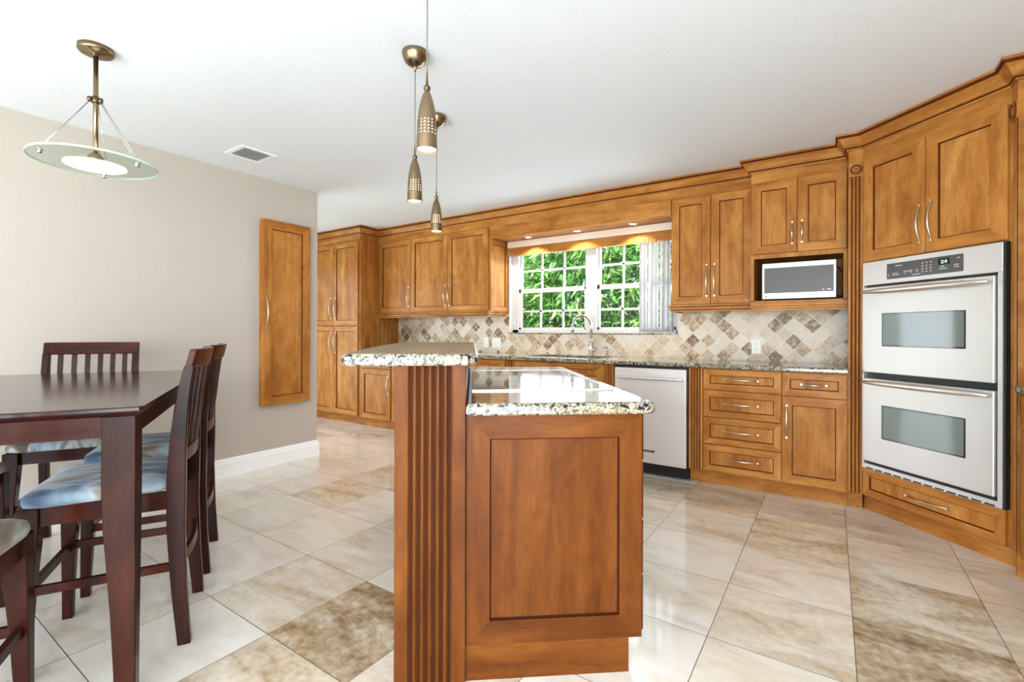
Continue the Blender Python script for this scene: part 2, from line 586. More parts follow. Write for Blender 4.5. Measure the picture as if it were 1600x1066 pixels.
def set_tone(me, tones):
    a = me.attributes.new('tone', 'FLOAT_COLOR', 'CORNER')
    for p in me.polygons:
        for li in p.loop_indices:
            a.data[li].color = tones[p.index] if p.index < len(tones) else (0, 0, 0, 1)
fl = struct(b.build('floor', [FLOORM, GROUTF]))
set_tone(fl.data, tone)

struct(MB().box(XF - 0.2, XR + 0.2, YR - 0.2, YB + 0.2, ZC, ZC + 0.15).build('ceiling', CEILP))
# partition beside the dining table
struct(MB().box(XL - 0.13, XL, YR, 2.65, 0, ZC).build('wall_left', WALLP))
# wall with the kitchen window
WX0, WX1, WZ0, WZ1 = -2.985, -1.150, 1.130, 2.06
b = MB()
b.box(XF - 0.2, WX0, YB, YB + 0.16, 0, ZC)
b.box(WX1, XR + 0.2, YB, YB + 0.16, 0, ZC)
b.box(WX0, WX1, YB, YB + 0.16, 0, WZ0)
b.box(WX0, WX1, YB, YB + 0.16, WZ1, ZC)
struct(b.build('wall_back', WALLP))
b = MB()
b.box(XR, XR + 0.16, -0.5, YB, 0, ZC)
b.box(XR, XR + 0.16, YR, -2.6, 0, ZC)
b.box(XR, XR + 0.16, -2.6, -0.5, 2.12, ZC)
struct(b.build('wall_right', WALLP))
b = MB()
for a, c in ((-2.6, -2.54), (-1.59, -1.51), (-0.56, -0.5)):
    b.box(XR + 0.06, XR + 0.12, a, c, 0, 2.12)
b.box(XR + 0.06, XR + 0.12, -2.6, -0.5, 0, 0.05)
b.box(XR + 0.06, XR + 0.12, -2.6, -0.5, 2.05, 2.12)
d = struct(b.build('door_4', VINYL))  # added glazed door, out of view, made for the extra light
MB().box(XR + 0.087, XR + 0.093, -2.54, -0.56, 0.05, 2.05).build('glass_pane', PANE, d)
b = MB()
b.box(XF - 0.16, XF, YR, 0.65, 0, ZC)
b.box(XF - 0.16, XF, 3.35, YB, 0, ZC)
b.box(XF - 0.16, XF, 0.65, 3.35, 2.12, ZC)
struct(b.build('wall_far_left', WALLP))
b = MB()
for a, c in ((0.65, 0.71), (1.96, 2.04), (3.29, 3.35)):
    b.box(XF - 0.12, XF - 0.06, a, c, 0, 2.12)
b.box(XF - 0.12, XF - 0.06, 0.65, 3.35, 0, 0.05)
b.box(XF - 0.12, XF - 0.06, 0.65, 3.35, 2.05, 2.12)
d = struct(b.build('door_3', VINYL))
MB().box(XF - 0.093, XF - 0.087, 0.71, 3.29, 0.05, 2.05).build('glass_pane', PANE, d)
b = MB()
for x0, x1 in ((XF - 0.2, -3.65), (-1.05, -0.75), (1.15, XR + 0.2)):
    b.box(x0, x1, YR - 0.16, YR, 0, ZC)
b.box(-3.65, 1.15, YR - 0.16, YR, 2.15, ZC)
struct(b.build('wall_rear', WALLP))
# glazed doors behind the camera
for k, (x0, x1) in enumerate(((-3.65, -1.05), (-0.75, 1.15))):
    b = MB()
    xm = (x0 + x1) / 2
    for a, c in ((x0, x0 + 0.06), (xm - 0.04, xm + 0.04), (x1 - 0.06, x1)):
        b.box(a, c, YR - 0.12, YR - 0.06, 0, 2.15)
    b.box(x0, x1, YR - 0.12, YR - 0.06, 0, 0.05)
    b.box(x0, x1, YR - 0.12, YR - 0.06, 2.08, 2.15)
    d = struct(b.build('door_%d' % (k + 1), VINYL))
    MB().box(x0 + 0.06, x1 - 0.06, YR - 0.093, YR - 0.087, 0.05, 2.08).build('glass_pane', PANE, d)

# baseboard with moulded top
def sweep(b, path, prof, mi=0, glz=()):
    """prof (out, z) swept along a plan path; out is to the right of travel; mitred"""
    P = [Vector((p[0], p[1])) for p in path]
    n = len(P)
    rings = []
    for i in range(n):
        dirs = []
        if i > 0:
            dirs.append((P[i] - P[i - 1]).normalized())
        if i < n - 1:
            dirs.append((P[i + 1] - P[i]).normalized())
        ns = [Vector((d.y, -d.x)) for d in dirs]
        m = sum(ns, Vector((0, 0)))
        m.normalize()
        k = 1 / max(0.2, m.dot(ns[0]))
        rings.append([b.bm.verts.new((P[i].x + m.x * o * k, P[i].y + m.y * o * k, z)) for o, z in prof])
    L = len(prof)
    for k in range(n - 1):
        for i in range(L):
            j = (i + 1) % L
            f = b.bm.faces.new([rings[k][i], rings[k][j], rings[k + 1][j], rings[k + 1][i]])
            f.material_index = 1 if i in glz else mi
    b.bm.faces.new(rings[0][::-1]).material_index = mi
    b.bm.faces.new(rings[-1]).material_index = mi
    return b
BASEP = [(0, 0), (0.016, 0), (0.016, 0.098), (0.013, 0.104), (0.013, 0.112), (0.010, 0.118), (0.009, 0.128), (0.005, 0.137), (0, 0.140)]
b = MB()
sweep(b, [(XL, -3.15), (XL, 2.65), (XL - 0.13, 2.65), (XL - 0.13, 0.5)][::1], BASEP)
struct(b.build('baseboard_left', WHITEPAINT))

# diagonal stone backsplash
def clip_rect(poly, x0, x1, z0, z1):
    def cl(pts, f, inter):
        out = []
        for i in range(len(pts)):
            a, c = pts[i], pts[(i + 1) % len(pts)]
            fa, fc = f(a), f(c)
            if fa >= 0:
                out.append(a)
            if (fa >= 0) != (fc >= 0):
                t = fa / (fa - fc)
                out.append((a[0] + (c[0] - a[0]) * t, a[1] + (c[1] - a[1]) * t))
        return out
    for f in (lambda p: p[0] - x0, lambda p: x1 - p[0], lambda p: p[1] - z0, lambda p: z1 - p[1]):
        if poly:
            poly = cl(poly, f, None)
    return poly
b = MB()
tone = []
HD = 0.0640
random.seed(21)
rects = [(-4.755, WX0, 0.906, 1.42), (WX0, WX1, 0.906, 1.118), (WX1, 0.165, 0.906, 1.42)]
for i in range(-66, 18):
    for j in range(-6, 6):
        if (i + j) % 2:
            continue
        cx, cz = -0.767 + i * HD, 1.195 + j * HD
        side = 1 if cx > -1.2 else 0
        left = 1 if cx < -3.0 else 0
        r = random.random()
        if r < (0.34 if left else 0.24):
            tv = random.choice([0.62, 0.72, 0.82, 0.55])
        elif r < 0.55:
            tv = random.choice([0.36, 0.42, 0.48])
        else:
            tv = random.choice([0.06, 0.12, 0.18, 0.22])
        if not side and not left:
            tv *= 0.8
        if (i, j) == (0, 0):
            tv = 0.72
        q = HD - 0.0029
        dia = [(cx - q, cz), (cx, cz - q), (cx + q, cz), (cx, cz + q)]
        tt = (tv, random.random(), random.random(), 1)
        for rc in rects:
            p = clip_rect(dia, *rc)
            if len(p) >= 3:
                ar = abs(sum(p[k][0] * p[(k + 1) % len(p)][1] - p[(k + 1) % len(p)][0] * p[k][1] for k in range(len(p)))) / 2
                if ar > 1e-6:
                    b.face([(x, YB - 0.010, z) for x, z in p], 0)
                    tone.append(tt)
for x0, x1, z0, z1 in rects:
    b.box(x0, x1, YB - 0.0088, YB - 0.0005, z0, z1, 1)
    tone += [(0, 0, 0, 1)] * 6
bs = struct(b.build('trim_1', [SPLASHM, GROUTW]))
set_tone(bs.data, tone)

# ------------------------------------------------------------------ kitchen window
YF = 4.475
b = MB()
fx0, fx1 = WX0, WX1
units = ((-2.905, -2.085), (-1.965, -1.185))
# outer frame and mullion
b.box(fx0, units[0][0], YF - 0.02, YF + 0.07, WZ0, WZ1)
b.box(units[0][1], units[1][0], YF - 0.03, YF + 0.07, WZ0, WZ1)
b.box(units[1][1], fx1, YF - 0.02, YF + 0.07, WZ0, WZ1)
b.box(fx0, fx1, YF - 0.02, YF + 0.07, WZ0, 1.165)
b.box(fx0, fx1, YF - 0.02, YF + 0.07, 2.03, WZ1)
w = struct(b.build('window_1', VINYL, bevel=0.003))
for x0, x1 in units:
    for nm, y, z0, z1 in (('upper_sash', YF + 0.035, 1.575, 2.03), ('lower_sash', YF + 0.008, 1.165, 1.615)):
        b = MB()
        st = 0.022
        b.box(x0, x0 + st, y - 0.014, y + 0.014, z0, z1)
        b.box(x1 - st, x1, y - 0.014, y + 0.014, z0, z1)
        b.box(x0, x1, y - 0.014, y + 0.014, z0, z0 + (0.042 if nm == 'upper_sash' else 0.024))
        b.box(x0, x1, y - 0.014, y + 0.014, z1 - (0.04 if nm == 'lower_sash' else 0.024), z1)
        for k in (1, 2):
            xm = x0 + (x1 - x0) * k / 3
            b.box(xm - 0.010, xm + 0.010, y - 0.007, y + 0.007, z0, z1)
        zm = 1.815 if nm == 'upper_sash' else 1.368
        b.box(x0, x1, y - 0.007, y + 0.007, zm - 0.010, zm + 0.010)
        s = b.build(nm, VINYL, w)
        MB().box(x0 + st, x1 - st, y - 0.002, y + 0.002, z0 + 0.02, z1 - 0.02).build('glass_pane', PANE, s)
# white returns of the opening and thin granite sill
b = MB()
b.box(WX0 - 0.0, WX0 + 0.004, YB - 0.012, YF - 0.02, WZ0, WZ1)
b.box(WX1 - 0.004, WX1, YB - 0.012, YF - 0.02, WZ0, WZ1)
b.build('window_reveal', VINYL, w)
MB().box(WX0 - 0.002, WX1 + 0.006, YB - 0.022, YF - 0.015, 1.118, 1.132, 0, 0.003).build('window_sill', GRANITE, w)

# ------------------------------------------------------------------ cabinet building blocks
def front_mb(w, h, fw=0.062, t=0.02):
    """mitred shaker front: frame, groove darkened by glaze and painted shade and recessed panel; front at y=0, x 0..w, z 0..h.
    materials 0 upright grain, 1 level grain, 2 glaze"""
    b = MB()
    fx = min(fw, w * 0.3)
    fz = min(fw, h * 0.3)
    e = 0.0025
    o = [(e, e), (w - e, e), (w - e, h - e), (e, h - e)]
    full = [(0, 0), (w, 0), (w, h), (0, h)]
    i1 = [(fx, fz), (w - fx, fz), (w - fx, h - fz), (fx, h - fz)]
    def ins(d):
        return [(fx + d, fz + d), (w - fx - d, fz + d), (w - fx - d, h - fz - d), (fx + d, h - fz - d)]
    i2 = ins(0.003); i3 = ins(0.0055)
    for k in range(4):
        n = (k + 1) % 4
        m = 1 if k in (0, 2) else 0
        b.face([(full[k][0], e, full[k][1]), (full[n][0], e, full[n][1]), (o[n][0], 0, o[n][1]), (o[k][0], 0, o[k][1])], m)
        b.face([(full[k][0], t, full[k][1]), (full[n][0], t, full[n][1]), (full[n][0], e, full[n][1]), (full[k][0], e, full[k][1])], m)
        b.face([(o[k][0], 0, o[k][1]), (o[n][0], 0, o[n][1]), (i1[n][0], 0, i1[n][1]), (i1[k][0], 0, i1[k][1])], m)
        b.face([(i1[k][0], 0, i1[k][1]), (i1[n][0], 0, i1[n][1]), (i2[n][0], 0.010, i2[n][1]), (i2[k][0], 0.010, i2[k][1])], 2)
        b.face([(i2[k][0], 0.010, i2[k][1]), (i2[n][0], 0.010, i2[n][1]), (i3[n][0], 0.010, i3[n][1]), (i3[k][0], 0.010, i3[k][1])], 2)
    b.face([(x, 0.010, z) for x, z in i3], 0)
    b.face([(x, t, z) for x, z in full[::-1]], 0)
    return b

def handle_mb(length, bow=0.032, r=0.0052, vertical=True):
    pts, rads = [], []
    n = 14
    for i in range(n + 1):
        t = -1 + 2 * i / n
        d = 0.004 - (bow) * (1 - t * t)
        a = t * length / 2
        pts.append((0, d, a) if vertical else (a, d, 0))
        rads.append(r * (0.78 + 0.35 * (1 - abs(t))))
    b = MB()
    b.tube(pts, r, 8, rads=rads)
    for s in (-1, 1):
        a = s * length / 2
        b.lathe([(0.0075, 0.0), (0.0065, -0.006)], 10, (0, 0, a) if vertical else (a, 0, 0), 'y')
    return b

WSET = [WOODZ, WOODX, GLAZESHADE]
IGLAZESHADE = plain('island_glaze_and_shade', (58, 26, 9), 0.6, spec=0.1)  # glaze and painted groove shade in the island's darker brown
ISET = [ISLZ, ISLX, IGLAZESHADE]

def door(parent, x0, x1, z0, z1, y=-0.02, handle=None, name='door', mats=None, hl=0.23, fw=0.062, g=0.0015):
    """handle: ('v', x, zc) or ('h', xc, z) in cabinet coordinates"""
    o = front_mb(x1 - x0 - 2 * g, z1 - z0 - 2 * g, fw).build(name, mats or WSET, parent, (x0 + g, y, z0 + g))
    if handle:
        k, hx, hz = handle
        handle_mb(hl, vertical=(k == 'v')).build('handle', NICKEL, o, (hx - x0 - g, 0, hz - z0 - g))
    return o

def fluted_mb(w, z0, z1, n=5, t=0.02, plinth=0.0, margin=None, cap=0.0, glaze_shade=True):
    """fluted board, x 0..w, front at y=0, with half-round flutes between z0+plinth and z1-cap"""
    b = MB()
    margin = margin if margin is not None else w * 0.12
    prof = [(0, t), (0, 0.002), (0.002, 0), (margin, 0)]
    fwid = (w - 2 * margin) / n
    for k in range(n):
        c = margin + (k + 0.5) * fwid
        rr = fwid * 0.40
        for s in range(7):
            a = math.pi * s / 6
            prof.append((c - rr * math.cos(a), 0.0 + min(0.012, rr) * math.sin(a)))
        prof.append((margin + (k + 1) * fwid, 0))
    prof += [(w - 0.002, 0), (w, 0.002), (w, t)]
    ded = [prof[0]]
    for p in prof[1:]:
        if abs(p[0] - ded[-1][0]) + abs(p[1] - ded[-1][1]) > 1e-5:
            ded.append(p)
    b.prism([(x, y, z0 + plinth) for x, y in ded], (0, 0, z1 - cap - z0 - plinth))
    if glaze_shade:
        for f in b.bm.faces:
            c_ = f.calc_center_median()
            if len(f.verts) == 4 and c_.y > 0.8 * min(0.012, fwid * 0.4) and margin * 0.8 < c_.x < w - margin * 0.8:
                f.material_index = 2  # deepest part of each flute coloured darker, as if shaded
    if plinth:
        b.box(0, w, -0.004, t, z0, z0 + plinth)
    if cap:
        b.box(0, w, -0.004, t, z1 - cap, z1)
    return b

CROWN = [(0, 2.322), (0.010, 2.322), (0.013, 2.330), (0.019, 2.333), (0.019, 2.339), (0.026, 2.343), (0.034, 2.356), (0.044, 2.378), (0.054, 2.390), (0.059, 2.392), (0.059, 2.397), (0.067, 2.400), (0.070, 2.406), (0.070, 2.418), (0, 2.418)]
CGL = (2, 3, 9, 10, 11)  # crown fillets coloured darker, glaze and crease shade together
LIGHTRAIL = [(0, 1.365), (0.012, 1.365), (0.012, 1.352), (0.004, 1.346), (0.004, 1.326), (-0.004, 1.320), (-0.004, 1.308), (-0.02, 1.308), (-0.02, 1.365)]

YBASE, YUP, YMIC = 3.785, 4.070, 3.957      # carcass fronts; doors stand 20 mm proud
BACK = YB - 0.002

# ---- tall pantry cabinet
t = empty('pantry_cabinet', 'tall maple pantry cabinet with four doors at the far left end of the kitchen', 'cabinet', (-5.76, YBASE, 0))
W = 1.0
b = MB()
b.box(0, W, 0, BACK - YBASE, 0.10, 2.33)
b.box(0, W, 0.055, BACK - YBASE, 0, 0.10)
b.build('body', WOODZ, t)
b = MB(); b.box(0, W, -0.002, 0.002, 2.25, 2.33); b.build('frieze', WOODX, t)
for x0, x1, hx in ((0.012, 0.492, 0.445), (0.492, 0.972, 0.540)):
    door(t, x0, x1, 1.213, 2.245, handle=('v', hx, 1.432), hl=0.25)
    door(t, x0, x1, 0.108, 1.207, handle=('v', hx, 1.0), hl=0.25)
b = MB(); sweep(b, [(-0.3, 0), (W, 0), (W, 0.32)], CROWN, 0, CGL); b.build('crown_molding', [WOODX, GLAZESHADE], t)
b = MB(); b.box(0, W, 0.045, 0.055, 0, 0.10); b.build('toe_kick', WOODX, t)

# ---- base cabinets on the window wall
def base_cab(x0, x1, label, name='base_cabinet', opened=False):
    t = empty(name, label, 'cabinet', (x0, YBASE, 0))
    b = MB()
    if opened:
        w_, d_ = x1 - x0, BACK - YBASE
        b.box(0, w_, 0, 0.02, 0.10, 0.875); b.box(0, 0.018, 0.02, d_, 0.10, 0.875); b.box(w_ - 0.018, w_, 0.02, d_, 0.10, 0.875)
        b.box(0.018, w_ - 0.018, 0.02, d_, 0.10, 0.12); b.box(0.018, w_ - 0.018, d_ - 0.01, d_, 0.12, 0.875)
    else:
        b.box(0, x1 - x0, 0, BACK - YBASE, 0.10, 0.875)
    b.build('body', WOODZ, t)
    MB().box(0, x1 - x0, 0.048, 0.066, 0, 0.10).build('toe_kick', WOODX, t)
    return t
t = base_cab(-4.758, -4.19, 'low single door base cabinet beside the tall pantry')
door(t, 0.03, 0.545, 0.108, 0.70, handle=('v', 0.512, 0.52), hl=0.19)
door(t, 0.03, 0.545, 0.705, 0.868, name='drawer')
t = base_cab(-4.19, -3.40, 'base cabinet mostly hidden behind the left side of the island')
door(t, 0.004, 0.394, 0.108, 0.70); door(t, 0.396, 0.786, 0.108, 0.70)
door(t, 0.004, 0.786, 0.705, 0.868, name='drawer')
t = base_cab(-3.40, -2.60, 'base cabinet between the raised bar and the sink, drawer front showing')
door(t, 0.004, 0.396, 0.108, 0.70); door(t, 0.398, 0.790, 0.108, 0.70)
door(t, 0.004, 0.790, 0.705, 0.868, name='drawer')
t = base_cab(-2.60, -1.508, 'sink base cabinet under the window, fluted posts at both ends', 'sink_base_cabinet', True)
fluted_mb(0.078, 0.105, 0.872, 4).build('fluted_post', WSET, t, (0.012, -0.02, 0))
fluted_mb(0.078, 0.105, 0.872, 4).build('fluted_post', WSET, t, (1.010, -0.02, 0))
door(t, 0.094, 1.006, 0.71, 0.868, name='false_front')
door(t, 0.094, 0.549, 0.108, 0.705); door(t, 0.551, 1.006, 0.108, 0.705)
# drawer unit right of the dishwasher
t = base_cab(-0.908, -0.2885, 'four drawer base cabinet with fluted post right of the dishwasher', 'drawer_cabinet')
fluted_mb(0.100, 0.105, 0.872, 4, plinth=0.0).build('fluted_post', WSET, t, (0.002, -0.02, 0))
for z0, z1 in ((0.713, 0.868), (0.513, 0.710), (0.312, 0.510), (0.110, 0.309)):
    door(t, 0.105, 0.618, z0, z1, name='drawer', handle=('h', 0.363, (z0 + z1) / 2 + 0.004), hl=0.22, fw=0.045)
t = base_cab(-0.2885, 0.084, 'base cabinet with one drawer over one door beside the oven post')
door(t, 0.002, 0.370, 0.706, 0.868, name='drawer', handle=('h', 0.187, 0.788), hl=0.14, fw=0.045)
door(t, 0.002, 0.370, 0.110, 0.703, handle=('v', 0.030, 0.53), hl=0.22, fw=0.058)

# ---- dishwasher
t = empty('dishwasher', 'stainless steel dishwasher with bar handle between sink and drawers', 'dishwasher', (-1.500, YBASE, 0))
W = 0.588
MB().box(0.004, W - 0.004, 0.0, BACK - YBASE - 0.02, 0.015, 0.868).build('tub', BLACK, t)
MB().box(0.006, W - 0.012, -0.030, 0.0, 0.098, 0.852, 0, 0.004).build('door', STEELV, t)
b = MB(); b.box(0.0, W, 0.022, 0.03, 0.012, 0.095); b.build('kick_plate', BLACK, t)
MB().box(0.10, 0.235, 0.016, 0.023, 0.008, 0.015).build('air_slot', STEEL, t)
b = MB()
b.lathe([(0.004, -0.27), (0.009, -0.262), (0.0125, -0.18), (0.014, 0), (0.0125, 0.18), (0.009, 0.262), (0.004, 0.27)], 16, (0.292, -0.062, 0.775), 'x')
for s in (-1, 1):
    b.lathe([(0.008, -0.062), (0.008, -0.028)], 10, (0.292 + s * 0.225, 0, 0.775), 'y')
b.build('handle', BRIGHT, t)
b = MB(); b.box(0.215, 0.335, -0.032, -0.029, 0.186, 0.203, 0, 0.001)
for k in range(7):
    b.box(0.225 + k * 0.014, 0.233 + k * 0.014, -0.0328, -0.0318, 0.192, 0.1975, 1)
b.build('badge', [BLACK, PRINTGREY], t)

# ---- granite worktop of the window wall
def rounded_slab(b, x0, x1, y0, y1, z0, z1, r=0.012, mi=0):
    """front long edge (y0) with eased nosing"""
    prof = [(y1, z0), (y0 + 0.004, z0), (y0, z0 + 0.005)]
    for k in range(6):
        a = math.pi / 2 * k / 5
        prof.append((y0 + r - r * math.cos(a), z1 - r + r * math.sin(a)))
    prof.append((y1, z1))
    b.prism([(x0, y, z) for y, z in prof], (x1 - x0, 0, 0), mi)
SX0, SX1, SY0, SY1 = -2.46, -1.70, 3.90, 4.27
b = MB()
rounded_slab(b, -4.757, SX0, 3.735, BACK - 0.010, 0.876, 0.908)
rounded_slab(b, SX1, 0.083, 3.735, BACK - 0.010, 0.876, 0.908)
rounded_slab(b, SX0, SX1, 3.735, SY0, 0.876, 0.908)
b.box(SX0, SX1, SY1, BACK - 0.010, 0.876, 0.908)
tag(b.build('granite_worktop', GRANITE), 'long speckled granite worktop along the window wall under the backsplash', 'countertop')
# sink
b = MB()
q = 0.008
def cup(b, x0, x1, y0, y1, z0, z1, th=0.004):
    o = [(x0, y0), (x1, y0), (x1, y1), (x0, y1)]
    for k in range(4):
        n = (k + 1) % 4
        b.face([(*o[k], z1), (*o[n], z1), (*o[n], z0), (*o[k], z0)])
    b.face([(*p, z0) for p in o])
    oo = [(x0 - 0.012, y0 - 0.012), (x1 + 0.012, y0 - 0.012), (x1 + 0.012, y1 + 0.012), (x0 - 0.012, y1 + 0.012)]
    for k in range(4):
        n = (k + 1) % 4
        b.face([(*o[k], z1), (*o[n], z1), (*oo[n], z1), (*oo[k], z1)])
cup(b, SX0 + 0.004, SX1 - 0.004, SY0 + 0.004, SY1 - 0.004, 0.70, 0.8755)
snk = tag(b.build('kitchen_sink', STEEL), 'undermount steel sink sunk in the worktop below the window', 'sink')
MB().lathe([(0.045, 0), (0.045, 0.004), (0.03, 0.002)], 24, (-2.08, 4.08, 0.7005)).build('drain', CHROME, snk)
# faucet
t = empty('faucet', 'gooseneck pull down kitchen faucet behind the sink', 'faucet', (-1.962, 4.315, 0.908))
MB().lathe([(0.030, 0), (0.030, 0.006), (0.024, 0.012), (0.024, 0.075), (0.021, 0.085), (0.021, 0.15), (0.014, 0.16)], 24).build('base', CHROME, t)
dx, dy = -0.55, -0.835
pts = [(0, 0, 0.15), (0, 0, 0.285)]
Rr = 0.105
for k in range(1, 13):
    a = math.pi - math.pi * k / 12 * 1.02
    c = (Rr + Rr * math.cos(a))
    pts.append((dx * c, dy * c, 0.285 + Rr * math.sin(a)))
c = 2 * Rr + 0.002
pts.append((dx * c, dy * c, 0.275))
MB().tube(pts, 0.0125, 12).build('spout', CHROME, t)
MB().tube([(dx * c, dy * c, 0.285), (dx * c, dy * c, 0.262), (dx * c, dy * c, 0.222)], 0.016, 14, rads=[0.0145, 0.017, 0.0175]).build('spray_head', CHROME, t)
b = MB(); b.tube([(0.015, 0, 0.062), (0.05, -0.005, 0.062)], 0.015, 12); b.tube([(0.045, -0.005, 0.068), (0.06, -0.012, 0.10), (0.085, -0.02, 0.108)], 0.006, 8)
b.build('lever', CHROME, t)
for nm, x, h, lab, cat in (('soap_dispenser', -1.80, 0.085, 'small pump soap dispenser standing right of the faucet', 'soap dispenser'),
                           ('air_gap', -2.33, 0.06, 'short round air gap cap standing left of the faucet', 'air gap')):
    b = MB()
    if nm == 'air_gap':
        b.lathe([(0.020, 0), (0.020, 0.005), (0.016, 0.007), (0.016, h - 0.004), (0.012, h)], 18)
        o = tag(b.build(nm, CHROME, None, (x, 4.325, 0.908)), lab, cat)
    else:
        o = empty(nm, lab, cat, (x, 4.325, 0.908))
        b.lathe([(0.019, 0), (0.019, 0.006), (0.012, 0.010), (0.012, 0.055), (0.008, 0.06)], 18)
        b.build('base', CHROME, o)
        MB().tube([(0, 0, 0.058), (0, 0, h), (-0.03, -0.045, h + 0.006), (-0.034, -0.05, h - 0.004)], 0.0065, 10).build('spout', CHROME, o)
# outlets and switches
def plate(name, label, cat, x, z, w, kind):
    t = empty(name, label, cat, (x, YB - 0.0105, z))
    MB().box(-w / 2, w / 2, -0.006, 0, -0.058, 0.058, 0, 0.003).build('cover_plate', WHITE, t)
    if kind == 'outlet':
        for s in (-1, 1):
            b = MB(); b.box(-0.016, 0.016, -0.009, -0.005, s * 0.021 - 0.014, s * 0.021 + 0.014, 0, 0.002)
            b.box(-0.0075, -0.005, -0.0096, -0.0088, s * 0.021 - 0.003, s * 0.021 + 0.007, 1)
            b.box(0.005, 0.0075, -0.0096, -0.0088, s * 0.021 - 0.003, s * 0.021 + 0.007, 1)
            b.box(-0.002, 0.002, -0.0096, -0.0088, s * 0.021 - 0.010, s * 0.021 - 0.006, 1)
            b.build('receptacle', [WHITE, BLACK], t)
    else:
        for s in (-1, 1):
            MB().box(s * 0.023 - 0.016, s * 0.023 + 0.016, -0.010, -0.005, -0.033, 0.033, 0, 0.002).build('rocker', WHITE, t)
plate('wall_outlet', 'white double outlet on the backsplash below the microwave shelf', 'outlet', -0.519, 1.022, 0.072, 'outlet')
plate('wall_outlet', 'white outlet on the backsplash left of the double rocker switch', 'outlet', -3.30, 1.02, 0.072, 'outlet')
plate('light_switch', 'white double rocker switch on the backsplash left of the window', 'switch', -3.155, 1.016, 0.118, 'switch')

# ---- wall cabinets left of the window
def upper_cab(x0, x1, label, z0=1.365, z1=2.33):
    t = empty('upper_cabinet', label, 'cabinet', (x0, YUP, 0))
    MB().box(0, x1 - x0, 0, BACK - YUP, z0, z1).build('body', WOODZ, t)
    return t
t = upper_cab(-4.758, -4.178, 'single door wall cabinet next to the pantry side')
door(t, 0.022, 0.578, 1.367, 2.245, handle=('v', 0.545, 1.555))
b = MB(); sweep(b, [(0.0, -0.02), (0.58, -0.02)], LIGHTRAIL, 0, (2, 4)); b.build('light_rail', [WOODX, GLAZESHADE], t)
t = upper_cab(-4.178, -3.018, 'two door wall cabinet left of the window')
door(t, 0.002, 0.573, 1.367, 2.245, handle=('v', 0.545, 1.55))
door(t, 0.575, 1.148, 1.367, 2.245, handle=('v', 0.606, 1.55))
b = MB(); sweep(b, [(0.0, -0.02), (1.152, -0.02), (1.152, 0.31)], LIGHTRAIL, 0, (2, 4)); b.build('light_rail', [WOODX, GLAZESHADE], t)
# panelled side facing the window
o = front_mb(0.325, 0.76, 0.05, 0.014).build('side_panel', WSET, t, (1.162 + 0.012, 0.0, 1.367), (0, 0, R(90)))
# ---- wall cabinet right of the window
t = upper_cab(-1.122, -0.505, 'tall two door wall cabinet right of the window')
door(t, 0.004, 0.311, 1.367, 2.245, handle=('v', 0.283, 1.558), hl=0.25)
door(t, 0.313, 0.613, 1.367, 2.245, handle=('v', 0.342, 1.558), hl=0.25)
b = MB(); sweep(b, [(-0.004, 0.31), (-0.004, -0.02), (0.617, -0.02)], LIGHTRAIL, 0, (2, 4)); b.build('light_rail', [WOODX, GLAZESHADE], t)

# frieze and crown running over the wall cabinets and the window
t = empty('crown_molding', 'long stained crown molding at the ceiling over cabinets and window', 'molding', (0, 0, 0))
b = MB(); sweep(b, [(-4.758, YUP), (-0.507, YUP)], CROWN, 0, CGL); b.build('molding', [WOODX, GLAZESHADE], t)
b = MB(); b.box(-4.757, -0.508, YUP - 0.006, YUP - 0.0005, 2.249, 2.33); b.build('frieze', WOODX, t)
# valance box with soffit over the window
t = empty('window_valance', 'wooden valance board with soffit bridging the cabinets over the window', 'valance', (0, 0, 0))
b = MB(); b.box(-3.005, -1.124, YUP - 0.012, YUP + 0.008, 2.122, 2.2485); b.build('front_board', WOODX, t)
b = MB(); b.box(-3.005, -1.124, YUP + 0.008, BACK, 2.134, 2.152); b.build('soffit', WOODX, t)
b = MB(); b.box(-3.003, -1.126, YB - 0.024, YB - 0.004, 1.975, 2.062); b.build('back_rail', WOODX, t)
# recessed spots
proto = None
for k, (x, lab) in enumerate(((-2.64, 'left recessed spotlight in the window valance soffit'), (-2.08, 'middle recessed spotlight in the window valance soffit'), (-1.515, 'right recessed spotlight in the window valance soffit'))):
    if proto is None:
        proto = empty('recessed_spotlight', lab, 'spotlight', (x, 4.235, 2.134), 0, 'spotlights over the kitchen window')
        MB().lathe([(0.030, 0.0), (0.034, -0.008), (0.038, -0.008), (0.041, 0.0)], 28, cap=False).build('trim_ring', CHROME, proto)
        MB().lathe([(0.030, -0.003), (0.029, -0.0045)], 24).build('lens', SPOTLIT, proto)
    else:
        dup(proto, (x, 4.235, 2.134), None, lab)
    lamp('spot_light', 'SPOT', (x, 4.235, 2.118), (0, 0, 0), 14, (1, 0.92, 0.78), spot_size=R(128), spot_blend=0.35, shadow_soft_size=0.02)
# vertical blind
t = empty('vertical_blind', 'white vertical blind stacked at the right of the kitchen window', 'blind', (0, 0, 0))
MB().box(-2.985, -1.127, YB - 0.048, YB - 0.006, 2.064, 2.132, 0, 0.002).build('head_rail', RAILP, t)
for k in range(9):
    b = MB()
    x = -1.492 + k * 0.036
    hw = 0.043
    ang = R(80 + (k * 7 % 3) * 7)
    pr = []
    for s in range(5):
        u = -1 + s / 2
        pr.append((u * hw * math.cos(ang) - 0.006 * (1 - u * u) * math.sin(ang), u * hw * math.sin(ang) + 0.006 * (1 - u * u) * math.cos(ang)))
    back = [(px + 0.0008 * math.sin(ang), py - 0.0008 * math.cos(ang)) for px, py in pr[::-1]]
    b.prism([(px, py, 1.145) for px, py in pr + back], (0, 0, 0.87))
    b.build('vane', VANE, t, (x, YB + 0.012, 0))

